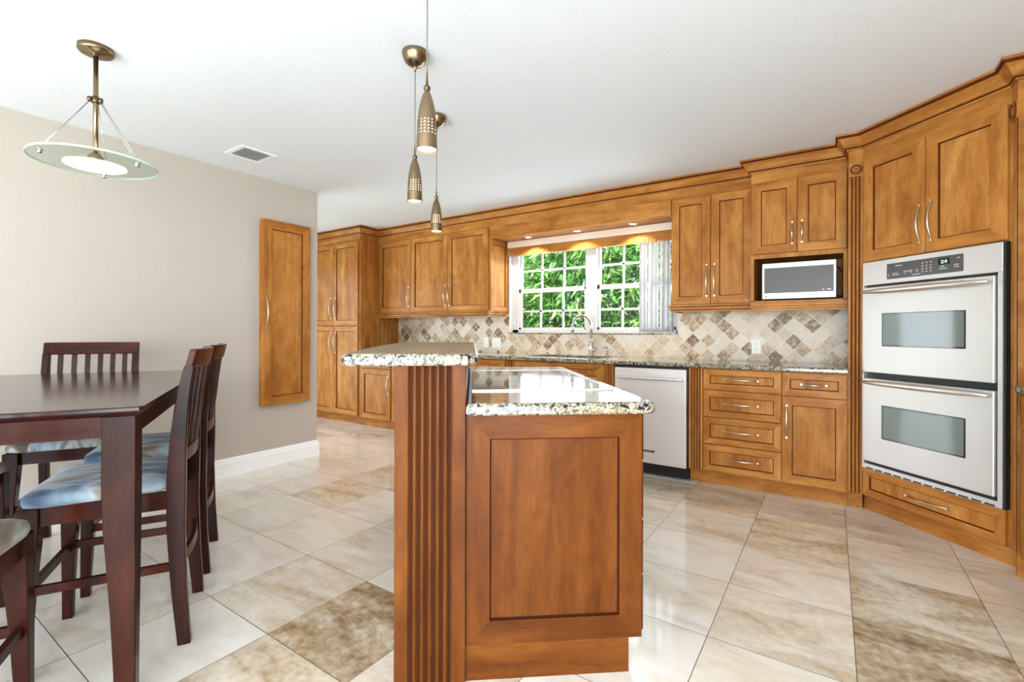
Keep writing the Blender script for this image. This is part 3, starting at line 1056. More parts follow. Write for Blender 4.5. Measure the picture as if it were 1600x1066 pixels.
# ---- microwave shelf cabinet
t = empty('microwave_cabinet', 'two door wall cabinet with open shelf holding the microwave', 'cabinet', (-0.505, YMIC, 0))
W = 0.589
b = MB()
dp = BACK - YMIC
b.box(0, W, 0, dp, 1.70, 2.33)
b.box(0, 0.022, -0.018, dp, 1.366, 1.70)
b.box(W - 0.022, W, -0.018, dp, 1.366, 1.70)
b.box(0.022, W - 0.022, -0.018, 0.0, 1.682, 1.712)
b.box(0, W, dp - 0.012, dp, 1.366, 1.70)
b.build('body', WOODZ, t)
b = MB(); b.box(0, W, -0.018, dp - 0.012, 1.346, 1.372); b.build('shelf', WOODX, t)
b = MB(); b.box(0, W, -0.003, 0.0005, 2.246, 2.33); b.build('frieze', WOODX, t)
door(t, 0.003, 0.2955, 1.714, 2.243, handle=('v', 0.266, 1.852), hl=0.15)
door(t, 0.2975, 0.587, 1.714, 2.243, handle=('v', 0.326, 1.856), hl=0.15)
b = MB(); sweep(b, [(0, -0.016), (W, -0.016)], [(o_, z_ - 0.018) for o_, z_ in [(0, 1.365), (0.008, 1.365), (0.008, 1.352), (0.0, 1.348), (0.0, 1.336), (-0.008, 1.332), (-0.008, 1.318), (-0.02, 1.318), (-0.02, 1.365)]]); b.build('light_rail', WOODX, t)
b = MB(); sweep(b, [(0, 0.12), (0, 0), (W + 0.002, 0)], CROWN, 0, CGL); b.build('crown_molding', [WOODX, GLAZESHADE], t)

def text_obj(name, s, size, mat, parent, loc, extrude=0.0004):
    c = bpy.data.curves.new(name, 'FONT')
    c.body = s
    c.size = size
    c.align_x = 'LEFT'
    c.extrude = extrude
    tmp = bpy.data.objects.new(name, c)
    COL.objects.link(tmp)
    bpy.context.view_layer.update()
    me = bpy.data.meshes.new_from_object(tmp.evaluated_get(bpy.context.evaluated_depsgraph_get()))
    bpy.data.objects.remove(tmp)
    me.materials.clear()
    me.materials.append(mat)
    o = bpy.data.objects.new(name, me)
    COL.objects.link(o)
    o.parent = parent
    o.location = loc
    o.rotation_euler = (R(90), 0, 0)
    return o

# ---- microwave
t = empty('microwave', 'small silver microwave with grey glass door on the open cabinet shelf', 'microwave', (-0.430, YMIC - 0.010, 1.372))
W, H = 0.452, 0.272
MB().box(0.004, W - 0.004, 0.016, 0.34, 0.012, H, 0, 0.004).build('case', STEEL, t)
MB().box(0, W, 0.0, 0.018, 0.012, H, 0, 0.004).build('door', plain('silver_plastic', (224, 220, 216), 0.3, 0.2), t)
MB().box(0.014, W - 0.014, -0.0015, 0.004, 0.054, H - 0.034).build('glass', MICROGLASS, t)
for x, y in ((0.04, 0.05), (W - 0.04, 0.05), (0.04, 0.28), (W - 0.04, 0.28)):
    MB().lathe([(0.012, 0), (0.012, 0.013)], 12, (x, y, 0)).build('foot', BLACK, t)
b = MB(); b.lathe([(0.0058, -0.0012), (0.0058, 0.001)], 20, (0.026, 0, 0.031), 'y'); lg = b.build('logo', plain('dark_grey_print', (60, 56, 56), 0.5), t)
text_obj('lettering', 'LG', 0.013, lg.data.materials[0], t, (0.035, -0.0006, 0.0265))
b = MB()
for x0, x1 in ((0.305, 0.318), (0.332, 0.343), (0.408, 0.420)):
    b.box(x0, x1, -0.0008, 0.001, 0.030, 0.035)
b.build('print', lg.data.materials[0], t)
b = MB()
for x0, x1 in ((0.372, 0.383), (0.400, 0.422)):
    b.box(x0, x1, -0.0022, -0.001, 0.066, 0.073)
b.build('display', PRINTGREY, t)
b = MB(); b.tube([(0.458, 0.10, 0.235), (0.482, 0.09, 0.20), (0.497, 0.085, 0.14), (0.495, 0.09, 0.07), (0.48, 0.11, 0.02), (0.462, 0.16, 0.03), (0.449, 0.22, 0.05)], 0.004, 8); b.build('power_cord', BLACK, t)

# ---- corner oven cabinet at 45 degrees
AX, AY = 0.165, 3.803
CW = 0.785
t = empty('oven_cabinet', 'tall diagonal corner cabinet housing the double oven between fluted posts', 'cabinet', (AX, AY, 0), R(-45))
b = MB()
b.box(0.0, CW, 0.0, 0.03, 1.585, 2.33)
b.box(0.0, CW, 0.0, 0.03, 0.10, 0.285)
b.box(0.0, 0.026, 0.0, 0.62, 0.285, 1.585)
b.box(CW - 0.020, CW, 0.0, 0.62, 0.285, 1.585)
b.box(0.05, CW - 0.05, 0.60, 0.62, 0.10, 2.33)
b.build('body', WOODZ, t)
b = MB(); b.box(0.0, CW, -0.003, 0.0005, 2.246, 2.33); b.build('frieze', WOODX, t)
door(t, 0.014, 0.392, 1.588, 2.245, handle=('v', 0.366, 1.757), hl=0.21, fw=0.066)
door(t, 0.394, 0.776, 1.588, 2.245, handle=('v', 0.428, 1.765), hl=0.22, fw=0.066)
door(t, 0.014, 0.772, 0.106, 0.283, name='drawer', handle=('h', 0.40, 0.195), hl=0.22, fw=0.045)
b = MB(); b.box(-0.03, CW + 0.03, 0.045, 0.063, 0, 0.10); b.build('toe_kick', WOODX, t)
s2 = 1 / math.sqrt(2)
def rosette_mb():
    b = MB()
    b.box(0, 0.080, -0.006, 0.018, 2.150, 2.236)
    b.lathe([(0.036, -0.006), (0.036, -0.012), (0.031, -0.014), (0.028, -0.008), (0.024, -0.008), (0.021, -0.013), (0.016, -0.014), (0.013, -0.009), (0.009, -0.010), (0.006, -0.015), (0.001, -0.016)], 28, (0.040, 0, 2.193), 'y')
    for f in b.bm.faces:
        c_ = f.calc_center_median()
        if len(f.verts) == 4 and -0.0115 < c_.y < -0.0065:
            f.material_index = 1
    return b
# the post left of the oven faces the room squarely: built in cabinet space, turned back by 45 degrees
for side in (0, 1):
    if side == 0:
        ox, oy, rz = -0.080 * s2, -0.080 * s2, R(45)
        loc = (ox, oy, 0)
    else:
        loc = (CW, 0, 0); rz = R(-45)
    f = fluted_mb(0.080, 0.105, 2.150, 3, t=0.03, plinth=0.0, margin=0.010).build('fluted_post', WSET, t, loc, (0, 0, rz))
    rosette_mb().build('rosette', [WOODZ, GLAZESHADE], f)
    b = MB(); b.box(0, 0.080, -0.001, 0.02, 2.236, 2.33); b.build('cap_block', WOODZ, f)
    MB().box(0.0, 0.080, 0.045, 0.06, 0.0, 0.103).build('plinth', WOODX, f)
cB = (CW, 0.0)
path = [(-0.080 * s2 + 0.10 * s2, -0.080 * s2 - 0 + 0.10 * s2), (-0.080 * s2, -0.080 * s2), (0, 0), cB, (CW + 0.080 * s2, -0.080 * s2), (CW + 0.080 * s2 + 0.5 * s2, -0.080 * s2 + 0.5 * s2)]
path[0] = (-0.080 * s2 - 0.15 * s2, -0.080 * s2 + 0.15 * s2)
b = MB(); sweep(b, path, CROWN, 0, CGL); b.build('crown_molding', [WOODX, GLAZESHADE], t)
# side panel facing the camera at the right edge
b = MB(); b.box(0, 0.60, 0, 0.018, 0.0, 2.33)
b.build('side_panel', wood('curly_maple_panel', W_DARK, W_MID, W_LIGHT, 'x'), t, (CW + 0.080 * s2, -0.080 * s2, 0), (0, 0, R(45)))

# ---- double oven
t = empty('double_oven', 'stainless steel built in double wall oven in the diagonal corner', 'oven', (AX, AY, 0), R(-45))
X0, X1, Z0, Z1 = 0.026, 0.768, 0.287, 1.582
b = MB()
YO = -0.034
b.box(X0, X1, YO, 0.004, 1.436, Z1, 0, 0.003)
b.box(X0, X0 + 0.012, YO, 0.004, Z0, 1.436)
b.box(X1 - 0.020, X1, YO, 0.004, Z0, 1.436)
b.box(X0 + 0.012, X1 - 0.020, YO, 0.004, Z0, 0.318)
b.build('frame', STEEL, t)
MB().box(X1 + 0.0005, X1 + 0.011, -0.030, 0.004, Z0, Z1).build('dark_side_strip', BLACK, t)  # black strip added for the dark gap beside the frame
MB().box(X0 + 0.012, X1 - 0.020, -0.012, 0.55, 0.318, 1.436).build('cavity', BLACK, t)
b = MB()
for k in range(12):
    xa = X0 + 0.03 + k * 0.058
    b.box(xa, xa + 0.044, YO - 0.001, YO + 0.004, 0.289, 0.297)
b.build('vent_slots', BLACK, t)
for nm, z0, z1, wz0, wz1, hz in (('door', 0.893, 1.422, 1.057, 1.258, 1.392), ('door', 0.338, 0.856, 0.494, 0.700, 0.833)):
    d = MB().box(0.044, 0.742, YO - 0.014, -0.013, z0, z1, 0, 0.004).build('door', STEEL, t)
    MB().box(0.167, 0.620, YO - 0.016, YO - 0.006, wz0, wz1, 0, 0.003).build('window', BLACKGLASS, d)
    MB().box(0.178, 0.612, YO - 0.0175, YO - 0.0155, wz0 + 0.010, wz1 - 0.006, 0, 0.0005).build('glass', OVENGLASS, d)
    b = MB()
    b.lathe([(0.003, -0.342), (0.009, -0.335), (0.015, -0.22), (0.018, 0), (0.015, 0.22), (0.009, 0.335), (0.003, 0.342)], 16, (0.400, YO - 0.048, hz), 'x')
    for s in (-1, 1):
        b.lathe([(0.008, YO - 0.046), (0.008, YO - 0.012)], 10, (0.400 + s * 0.29, 0, hz), 'y')
    b.build('handle', BRIGHT, d)
cp = MB().box(0.187, 0.598, YO - 0.004, YO + 0.004, 1.461, 1.553, 0, 0.0035).build('control_panel', PANELGREY, t)
yp = YO - 0.0045
b = MB(); b.box(0.478, 0.535, yp - 0.0006, yp + 0.0004, 1.508, 1.541); b.build('display', BLACKGLASS, cp)
text_obj('digits', '2:4', 0.026, CLOCK, cp, (0.492, yp - 0.001, 1.515))
b = MB()
for r_ in range(4):
    for c_ in range(3):
        b.box(0.392 + c_ * 0.022, 0.400 + c_ * 0.022, yp - 0.0006, yp + 0.0004, 1.480 + r_ * 0.016, 1.485 + r_ * 0.016)
for x0, x1, z in ((0.198, 0.206, 1.477), (0.198, 0.206, 1.488), (0.226, 0.236, 1.491), (0.242, 0.252, 1.491), (0.222, 0.268, 1.481), (0.290, 0.340, 1.495), (0.292, 0.302, 1.486), (0.326, 0.338, 1.486), (0.358, 0.372, 1.495), (0.360, 0.372, 1.484), (0.338, 0.384, 1.470), (0.240, 0.280, 1.533), (0.484, 0.525, 1.484), (0.490, 0.510, 1.496), (0.556, 0.580, 1.498), (0.556, 0.580, 1.486), (0.570, 0.586, 1.532)):
    b.box(x0, x1, yp - 0.0006, yp + 0.0004, z, z + 0.004)
b.build('print', PRINTGREY, cp)

# ---- right-hand run: base cabinet and worktop
YP = 3.163
t = empty('base_cabinet', 'base cabinet at the right edge of the picture beyond the ovens', 'cabinet', (0.745, YP - 0.004, 0), R(-90))
MB().box(0, 0.62, 0, 0.60, 0.10, 0.862).build('body', WOODZ, t)
MB().box(0, 0.62, 0.045, 0.06, 0, 0.10).build('toe_kick', WOODX, t)
door(t, 0.006, 0.61, 0.690, 0.855, name='drawer', handle=('h', 0.30, 0.77), fw=0.05)
door(t, 0.006, 0.61, 0.108, 0.684, handle=('v', 0.56, 0.55))
b = MB()
rounded_slab(b, 0, 0.64, 0, 0.645, 0, 0.032)
tag(b.build('granite_worktop', GRANITE, None, (0.708, YP - 0.002, 0.865), (0, 0, R(-90))), 'end of a granite worktop at the right edge of the picture', 'countertop')

# ------------------------------------------------------------------ island
ITH = R(38.7)
IQ = (-0.990, 1.207, 0)
LEN = 1.60
t = empty('kitchen_island', 'angled maple kitchen island with fluted post and panelled end', 'island', IQ, ITH)
b = MB()
b.box(0.0, 0.586, 0.012, LEN, 0.115, 0.866)
b.box(0.0, 0.545, 0.012, LEN - 0.06, 0.0, 0.115)
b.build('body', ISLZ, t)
# flush lower rail and mitred end panel
MB().box(0.0, 0.545, 0.0, 0.0125, 0.0, 0.115).build('toe_board', ISLX, t)
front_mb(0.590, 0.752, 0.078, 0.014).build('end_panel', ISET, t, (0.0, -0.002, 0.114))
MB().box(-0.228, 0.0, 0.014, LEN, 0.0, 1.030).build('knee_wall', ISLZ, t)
fluted_mb(0.227, 0.0, 1.030, 6, t=0.028, margin=0.040).build('fluted_post', [ISLZ, ISLX, IGLAZESHADE], t, (-0.2275, -0.013, 0))
# drawer fronts on the kitchen side
for k in range(2):
    for z0, z1 in ((0.70, 0.86), (0.50, 0.697), (0.31, 0.497), (0.118, 0.307)):
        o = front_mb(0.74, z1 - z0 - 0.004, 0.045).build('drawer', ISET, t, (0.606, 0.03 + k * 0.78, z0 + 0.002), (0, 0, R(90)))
        handle_mb(0.2, vertical=False).build('handle', NICKEL, o, (0.37, 0, (z1 - z0) / 2))
def bullnose_poly(b, outline, z0, z1, r, mi=0):
    """plan outline (ccw) as a slab with softly rounded upper edge and eased lower edge"""
    P = [Vector(p) for p in outline]
    n = len(P)
    def inset(d):
        out = []
        for i in range(n):
            a = (P[i] - P[i - 1]).normalized(); c = (P[(i + 1) % n] - P[i]).normalized()
            na, nc = Vector((-a.y, a.x)), Vector((-c.y, c.x))
            m = (na + nc).normalized()
            out.append(P[i] + m * (d / max(0.3, m.dot(na))))
        return out
    levels = [(0.006, z0), (0.0, z0 + 0.006)]
    for k in range(6):
        a = math.pi / 2 * k / 5
        levels.append((r - r * math.cos(a), z1 - r + r * math.sin(a)))
    rings = []
    for d, z in levels:
        rings.append([(p.x, p.y, z) for p in inset(d)])
    b.loft(rings, mi)
b = MB()
bullnose_poly(b, [(0.001, -0.022), (0.612, -0.022), (0.634, 0.0), (0.634, LEN + 0.02), (0.001, LEN + 0.02)], 0.8665, 0.906, 0.016)
tag(b.build('granite_countertop', GRANITE, None, IQ, (0, 0, ITH)), 'lower granite countertop of the island holding the cooktop', 'countertop')
b = MB()
BL = 1.75
out = [(-0.375, -0.045), (0.005, -0.040), (0.036, -0.005), (0.040, 0.10), (0.040, BL)]
n = 12
for k in range(n + 1):
    u = 1 - k / n
    v = -0.01 + u * (BL + 0.01)
    out.append((-0.395 - 0.065 * math.sin(math.pi * 0.62 * u) , v))
bullnose_poly(b, out, 1.030, 1.068, 0.015)
tag(b.build('bar_top', BARGRANITE, None, IQ, (0, 0, ITH)), 'raised curved granite bar top on the fluted island post', 'bar top')
# cooktop
t = empty('cooktop', 'black glass electric cooktop with steel frame set in the island', 'cooktop', (IQ[0], IQ[1], 0.906), ITH)
c0, c1, d0, d1 = 0.020, 0.583, 0.303, 1.26
b = MB()
for x0, x1, y0, y1 in ((c0, c1, d0, d0 + 0.012), (c0, c1, d1 - 0.012, d1), (c0, c0 + 0.012, d0 + 0.012, d1 - 0.012), (c1 - 0.012, c1, d0 + 0.012, d1 - 0.012)):
    b.box(x0, x1, y0, y1, 0.0, 0.006)
b.build('frame', STEEL, t)
MB().box(c0 + 0.012, c1 - 0.012, d0 + 0.012, d1 - 0.012, 0.0, 0.005).build('glass', BLACKGLASS, t)
for x, y, r_ in ((0.16, 0.52, 0.10), (0.44, 0.52, 0.08), (0.16, 0.98, 0.08), (0.44, 0.98, 0.105)):
    MB().lathe([(r_, 0.005), (r_, 0.0054), (r_ - 0.004, 0.0054), (r_ - 0.004, 0.005)], 40, (x, y, 0), cap=False).build('element_ring', RINGGREY, t)

# ------------------------------------------------------------------ wall cabinet on the partition
t = empty('ironing_board_cabinet', 'shallow tall maple cabinet hung on the dining room wall', 'cabinet', (XL + 0.001, 2.112, 0), R(90))
MB().box(0.0, 0.436, -0.030, 0, 0.518, 2.070).build('body', WOODZ, t)
door(t, 0.0, 0.436, 0.516, 2.072, y=-0.052, handle=('v', 0.034, 1.30), hl=0.27, fw=0.075)

# ------------------------------------------------------------------ pendants over the bar
def make_pendant(label, loc):
    t = empty('pendant_light', label, 'pendant lamp', loc, 0, 'pendant lights over the bar')
    zt = ZC - 0.0005
    b = MB(); b.lathe([(0.059, zt), (0.060, zt - 0.006), (0.057, zt - 0.020), (0.047, zt - 0.043), (0.030, zt - 0.058), (0.010, zt - 0.066), (0.006, zt - 0.072), (0.004, zt - 0.088)], 36)
    b.build('canopy', BRASS, t)
    MB().tube([(0, 0, zt - 0.085), (0, 0, 2.0), (0, 0, 1.985)], 0.0022, 8).build('cord', CORDM, t)
    b = MB(); b.lathe([(0.002, 1.995), (0.003, 1.975), (0.0045, 1.957), (0.004, 1.950), (0.011, 1.944), (0.0115, 1.936), (0.007, 1.929), (0.009, 1.926)], 20)
    b.build('socket_cap', BRASSDK, t)
    prof = [(0.008, 1.928), (0.013, 1.920), (0.019, 1.903), (0.0245, 1.880), (0.0285, 1.855), (0.0310, 1.830)]
    z = 1.829
    rows = 5
    for k in range(rows):
        prof.append((0.0311 + 0.0004 * k, z)); z -= 0.0034
        prof.append((0.0313 + 0.0004 * k, z)); z -= 0.0072
    prof += [(0.0335, 1.770), (0.0342, 1.735)]
    first = 6
    def skip(k, i):
        return first <= k < first + 2 * rows and (k - first) % 2 == 0 and i % 4 == 1
    b = MB(); b.lathe(prof, 64, cap=False, skip=skip)
    b.build('shade', BRASS, t)
    MB().lathe([(0.006, 1.915), (0.020, 1.85), (0.0275, 1.80), (0.0310, 1.742), (0.029, 1.739), (0.0005, 1.738)], 28).build('diffuser', LENSLIT, t)
    return t
def pend_pos(d, lat):
    y = R(33.88)
    return (-math.sin(y) * d + math.cos(y) * lat, math.cos(y) * d + math.sin(y) * lat, 0)
pp = make_pendant('largest brass pendant, nearest, its cord leaving the top of the picture', pend_pos(1.57, -0.282))
ps = [pend_pos(1.57, -0.282), pend_pos(2.19, -0.448), pend_pos(2.84, -0.452)]
dup(pp, ps[1], None, 'brass pendant hanging left of and behind the nearest one')
dup(pp, ps[2], None, 'smallest brass pendant hanging farthest in front of the cabinets')

# ------------------------------------------------------------------ dining pendant
PX, PY = -2.775, 0.742
t = empty('dining_pendant', 'round glass disc pendant lamp above the dining table', 'pendant lamp', (PX, PY, 0))
b = MB(); b.lathe([(0.066, ZC - 0.0005), (0.066, ZC - 0.019), (0.061, ZC - 0.025), (0.012, ZC - 0.028), (0.012, ZC - 0.04)], 40)
b.build('canopy', BRASS, t)
MB().lathe([(0.0095, ZC - 0.03), (0.0095, 1.94)], 14).build('rod', BRASS, t)
b = MB(); b.lathe([(0.016, 2.170), (0.018, 2.176), (0.018, 2.19), (0.014, 2.198)], 18)
for k in range(3):
    a = R(35 + 120 * k)
    b.lathe([(0.009, 2.172), (0.009, 2.19)], 10, (0.022 * math.cos(a), 0.022 * math.sin(a), 0))
b.build('cable_hub', BRASSDK, t)
ZD = 1.893
RD = 0.229
dishp = [(0.001, ZD - 0.010), (0.10, ZD - 0.007), (RD - 0.01, ZD + 0.0), (RD, ZD + 0.003), (RD, ZD + 0.010), (RD - 0.01, ZD + 0.009), (0.10, ZD + 0.003), (0.001, ZD + 0.001)]
g = MB().lathe(dishp, 72).build('glass_disc', [DISHGLASS], t)
MB().lathe([(RD - 0.001, ZD + 0.0022), (RD + 0.0012, ZD + 0.004), (RD + 0.0012, ZD + 0.009), (RD - 0.001, ZD + 0.0108)], 72, cap=False).build('disc_edge', DISHEDGE, t)
MB().lathe([(0.001, ZD - 0.020), (0.06, ZD - 0.018), (0.105, ZD - 0.012), (0.112, ZD - 0.009), (0.105, ZD - 0.0085)], 56).build('diffuser', LENSWHITE, t)
MB().lathe([(0.030, ZD + 0.005), (0.030, ZD + 0.03), (0.02, ZD + 0.045), (0.012, ZD + 0.05)], 24).build('lamp_holder', BRASS, t)
for k in range(3):
    a = R(35 + 120 * k)
    ca, sa = math.cos(a), math.sin(a)
    b = MB()
    for s in (-0.012, 0.012):
        b.tube([(0.022 * ca - s * 0.4 * sa, 0.022 * sa + s * 0.4 * ca, 2.174), (0.188 * ca - s * sa, 0.188 * sa + s * ca, ZD + 0.014)], 0.0013, 6)
    b.build('cable', CABLE, t)
    MB().lathe([(0.009, ZD - 0.012), (0.011, ZD - 0.004), (0.011, ZD + 0.012), (0.008, ZD + 0.018)], 14, (0.188 * ca, 0.188 * sa, 0)).build('clamp', CHROME, t)

# ------------------------------------------------------------------ ceiling vent
t = empty('ceiling_vent', 'white louvred air vent in the ceiling near the dining wall', 'vent', (-3.492, 1.808, ZC - 0.0005))
b = MB()
for x0, x1, y0, y1 in ((-0.125, 0.125, -0.125, -0.095), (-0.125, 0.125, 0.095, 0.125), (-0.125, -0.100, -0.095, 0.095), (0.100, 0.125, -0.095, 0.095)):
    b.box(x0, x1, y0, y1, -0.006, 0)
b.build('frame', WHITEPAINT, t)
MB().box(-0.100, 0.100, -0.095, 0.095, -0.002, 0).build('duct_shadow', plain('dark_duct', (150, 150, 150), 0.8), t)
for k in range(6):
    x = -0.084 + k * 0.0335
    MB().prism([(x - 0.010, -0.095, -0.003), (x + 0.012, -0.095, -0.013), (x + 0.0128, -0.095, -0.0118), (x - 0.0092, -0.095, -0.0018)], (0, 0.19, 0)).build('louvre', plain('pale_grey_louvre', (226, 226, 226), 0.5) if k == 0 else bpy.data.materials['pale_grey_louvre'], t)

# ------------------------------------------------------------------ dining table
TH = R(61)
e1 = Vector((math.cos(TH), math.sin(TH))); e2 = Vector((-math.sin(TH), math.cos(TH)))
TC = Vector((-1.698, 0.568))
def tp(s, u, z=0.0):
    p = TC + e1 * s + e2 * u
    return (p.x, p.y, z)
TW, TL = 1.035, 1.535
t = empty('dining_table', 'dark cherry counter height dining table at the left', 'table', tp(0, 0), TH)
b = MB()
c = 0.012
def chamf(x0, x1, y0, y1, d, z):
    x0 += d; y0 += d; x1 -= d; y1 -= d
    return [(x0 + c, y0, z), (x1 - c, y0, z), (x1, y0 + c, z), (x1, y1 - c, z), (x1 - c, y1, z), (x0 + c, y1, z), (x0, y1 - c, z), (x0, y0 + c, z)]
b.loft([chamf(-TW, 0, 0, TL, dd, z) for dd, z in ((0.018, 0.886), (0.004, 0.897), (0.0, 0.902), (0.0, 0.910), (0.003, 0.914))])
b.build('tabletop', CHERRYTOP, t)
ins = 0.024
b = MB()
az0, az1, ath = 0.824, 0.886, 0.022
b.box(-TW + ins + 0.006, -ins - 0.006, ins + 0.006, ins + 0.006 + ath, az0, az1)
b.box(-TW + ins + 0.006, -ins - 0.006, TL - ins - 0.006 - ath, TL - ins - 0.006, az0, az1)
b.box(-TW + ins + 0.006, -TW + ins + 0.006 + ath, ins + 0.03, TL - ins - 0.03, az0, az1)
b.box(-ins - 0.006 - ath, -ins - 0.006, ins + 0.03, TL - ins - 0.03, az0, az1)
b.build('apron', CHERRYX, t)
for sx in (0, 1):
    for sy in (0, 1):
        secs = []
        for z, w_ in ((0.0, 0.050), (0.12, 0.053), (0.30, 0.061), (0.45, 0.071), (0.56, 0.079), (0.64, 0.082), (0.886, 0.082)):
            ox = -ins if sx == 0 else -TW + ins
            oy = ins if sy == 0 else TL - ins
            ux = -1 if sx == 0 else 1
            uy = 1 if sy == 0 else -1
            ring = [(ox, oy, z), (ox + ux * w_, oy, z), (ox + ux * w_, oy + uy * w_, z), (ox, oy + uy * w_, z)]
            secs.append(ring)
        MB().loft(secs).build('leg', CHERRY, t, bevel=0.003)

# ------------------------------------------------------------------ chairs
def post_y(z):
    pts = [(0.0, 0.214, 0.040), (0.20, 0.198, 0.047), (0.42, 0.188, 0.055), (0.60, 0.189, 0.059), (0.75, 0.194, 0.050), (0.90, 0.208, 0.040), (1.00, 0.225, 0.032), (1.07, 0.241, 0.027)]
    for (z0, y0, d0), (z1, y1, d1) in zip(pts, pts[1:]):
        if z <= z1:
            u = (z - z0) / (z1 - z0)
            u2 = u
            return y0 + (y1 - y0) * u2, d0 + (d1 - d0) * u2
    return pts[-1][1:]
def make_chair(label, loc, rz):
    t = empty('dining_chair', label, 'chair', loc, rz, 'counter height dining chairs')
    HW = 0.2125
    # cushion
    b = MB()
    secs = []
    def ring(k, z):
        r_ = []
        N = 40
        for i in range(N):
            a = 2 * math.pi * i / N
            ca, sa = math.cos(a), math.sin(a)
            ex = 0.27
            x = math.copysign(abs(ca) ** ex, ca); y = math.copysign(abs(sa) ** ex, sa)
            half = 0.223 - 0.028 * (y + 1) / 2
            r_.append((x * half * k, -0.035 + y * 0.205 * k, z))
        return r_
    for k, z in ((0.955, 0.558), (0.985, 0.561), (1.0, 0.570), (1.0, 0.582), (0.975, 0.595), (0.90, 0.606), (0.72, 0.615), (0.40, 0.620), (0.05, 0.621)):
        secs.append(ring(k, z))
    b.loft(secs, smooth=True)
    b.build('seat_cushion', FABRIC, t)
    b = MB()
    b.box(-HW + 0.012, HW - 0.012, -0.212, -0.190, 0.497, 0.559)
    b.box(-HW + 0.030, HW - 0.030, 0.160, 0.182, 0.497, 0.559)
    for s in (-1, 1):
        b.box(s * (HW - 0.010), s * (HW - 0.032), -0.20, 0.180, 0.497, 0.559)
    b.build('seat_frame', CHERRYX, t)
    for s in (-1, 1):
        secs = []
        for z, w_ in ((0.0, 0.032), (0.10, 0.034), (0.28, 0.042), (0.42, 0.051), (0.50, 0.056), (0.558, 0.056)):
            x0 = s * HW; y0 = -0.236
            secs.append([(x0, y0, z), (x0 - s * w_, y0, z), (x0 - s * w_, y0 + w_, z), (x0, y0 + w_, z)])
        MB().loft(secs).build('leg', CHERRY, t, bevel=0.003)
        secs = []
        for i in range(23):
            z = 1.012 * i / 22
            yc, d = post_y(z)
            x0 = s * HW; w_ = 0.036 - 0.006 * z
            secs.append([(x0, yc - d / 2, z), (x0 - s * w_, yc - d / 2, z), (x0 - s * w_, yc + d / 2, z), (x0, yc + d / 2, z)])
        MB().loft(secs).build('back_post', CHERRY, t, bevel=0.003)
        MB().box(s * (HW - 0.010), s * (HW - 0.028), -0.195, 0.180, 0.272, 0.300).build('stretcher', CHERRYX, t)
    MB().box(-HW + 0.02, HW - 0.02, -0.222, -0.204, 0.272, 0.300).build('stretcher', CHERRYX, t)
    def bow(x):
        return 0.030 * (1 - (x / HW) ** 2)
    def curved_bar(z0, z1, th, amp=1.0, extra=0.0, mbn=14):
        b = MB()
        secs = []
        for i in range(mbn + 1):
            x = -HW - extra + (2 * HW + 2 * extra) * i / mbn
            xo = max(-HW, min(HW, x))
            pts = []
            for z, f in ((z0, -1), (z1, -1), (z1, 1), (z0, 1)):
                yc, d = post_y(z)
                pts.append((x, yc + bow(xo) * amp + f * th / 2, z))
            secs.append(pts)
        b.loft(secs)
        return b
    curved_bar(1.004, 1.072, 0.027).build('top_rail', CHERRYX, t, bevel=0.006)
    curved_bar(0.655, 0.705, 0.020, 0.9, -0.03).build('lower_rail', CHERRYX, t, bevel=0.003)
    curved_bar(0.285, 0.325, 0.016, 0.8, -0.03).build('stretcher', CHERRYX, t, bevel=0.002)
    for k in range(6):
        x = (-1 + 2 * (k + 1) / 7) * (HW - 0.012)
        secs = []
        for i in range(11):
            z = 0.690 + (1.012 - 0.690) * i / 10
            yc, d = post_y(z)
            yy = yc + bow(x) * (0.9 + 0.1 * i / 10) + 0.006 * math.sin(math.pi * i / 10)
            secs.append([(x - 0.011, yy - 0.006, z), (x + 0.011, yy - 0.006, z), (x + 0.011, yy + 0.006, z), (x - 0.011, yy + 0.006, z)])
        MB().loft(secs).build('slat', CHERRY, t)
    return t
rC = TH - R(90)
ch = make_chair('nearest complete dining chair, on the right side of the table, back toward the island', tp(-0.155, 0.53), rC)
dup(ch, tp(-0.145, 1.09), rC, 'dining chair half hidden behind the nearest complete one, by the baseboard')
dup(ch, tp(-0.565, 1.54), TH, 'dining chair at the far end of the table, slatted back against the wall')
dup(ch, tp(-0.488, -0.125), TH + R(180), 'dining chair cut off at the lower left corner, seat corner showing')
dup(ch, tp(-0.865, 0.752), rC + R(180), 'dining chair at the left picture edge, only its cushion tip showing')

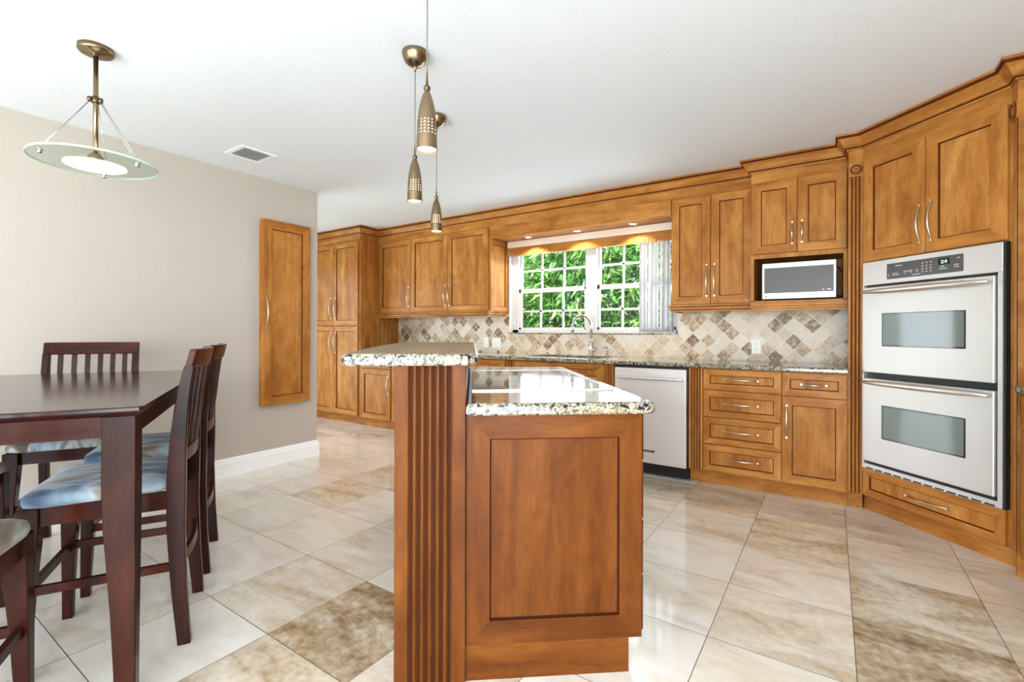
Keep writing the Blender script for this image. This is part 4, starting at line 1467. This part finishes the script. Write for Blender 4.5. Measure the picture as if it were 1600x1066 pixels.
# ------------------------------------------------------------------ outdoors
struct(MB().box(-30, 30, YB + 0.17, 40, -0.25, -0.15).build('ground_north', GRASSM))
struct(MB().box(-30, 30, -40, YR - 0.17, -0.25, -0.15).build('ground_south', GRASSM))
struct(MB().box(XR + 0.17, 30, YR - 0.17, YB + 0.17, -0.25, -0.15).build('ground_east', GRASSM))
struct(MB().box(-30, XF - 0.17, YR - 0.17, YB + 0.17, -0.25, -0.15).build('ground_west', GRASSM))
def shrub(name, label, cx, cy, rx, ry, z0, z1, n, ln, wd, mat, seed, group):
    rnd = random.Random(seed)
    b = MB()
    tones = []
    cz, rz = (z0 + z1) / 2, (z1 - z0) / 2
    for _ in range(n):
        while True:
            u = Vector((rnd.uniform(-1, 1), rnd.uniform(-1, 1), rnd.uniform(-1, 1)))
            if 0.35 < u.length < 1:
                break
        p = Vector((cx + u.x * rx, cy + u.y * ry, cz + u.z * rz))
        d = Vector((u.x + rnd.uniform(-.9, .9), u.y + rnd.uniform(-.9, .9), rnd.uniform(-0.9, 0.6))).normalized()
        s = d.cross(Vector((rnd.uniform(-.4, .4), rnd.uniform(-.4, .4), 1))).normalized()
        nn = s.cross(d).normalized()
        l = ln * rnd.uniform(0.6, 1.25); w_ = wd * rnd.uniform(0.7, 1.2)
        mid = p + d * l * 0.5 - nn * l * 0.03
        tip = p + d * l - nn * l * 0.16
        tv = (rnd.random() ** 1.2,) * 3 + (1,)
        b.face([p, mid + s * w_ / 2 + nn * w_ * 0.15, tip, mid], 0)
        b.face([p, mid, tip, mid - s * w_ / 2 + nn * w_ * 0.15], 0)
        tones += [tv, tv]
    me_o = b.build('foliage', mat)
    # normals were recalculated but face order is kept
    a = me_o.data.attributes.new('tone', 'FLOAT_COLOR', 'CORNER')
    for p in me_o.data.polygons:
        for li in p.loop_indices:
            a.data[li].color = tones[p.index]
    t = empty(name, label, 'shrub', (cx, cy, -0.15), 0, group)
    me_o.parent = t
    me_o.location = (-cx, -cy, 0.15)
    b = MB()
    for k in range(5):
        a_ = rnd.uniform(0, 6.28)
        b.tube([(0.05 * math.cos(a_), 0.05 * math.sin(a_), 0), (rx * 0.3 * math.cos(a_), ry * 0.3 * math.sin(a_), cz * 0.6), (rx * 0.6 * math.cos(a_), ry * 0.6 * math.sin(a_), cz + 0.2)], 0.02, 6)
    b.build('stem', STEMM, t)
    return t
G = 'garden shrubs outside the kitchen window'
shrub('garden_shrub', 'fine leaved blue green shrub at the left of the kitchen window', -4.75, 6.9, 1.1, 0.8, -0.1, 3.4, 8000, 0.11, 0.04, LEAFB, 3, G)
shrub('garden_shrub', 'long leaved bright shrub behind the middle panes of the window', -3.2, 6.7, 1.05, 0.75, -0.1, 3.2, 5200, 0.26, 0.055, LEAFA, 4, G)
shrub('garden_shrub', 'leafy shrub seen behind the right half of the window', -1.9, 6.8, 0.95, 0.75, -0.1, 3.1, 5200, 0.22, 0.055, LEAFA, 5, G)
shrub('garden_hedge', 'tall clipped hedge behind the garden shrubs outside the window', -4.0, 8.6, 4.5, 0.7, -0.6, 4.6, 9000, 0.3, 0.13, LEAFB, 6, None)
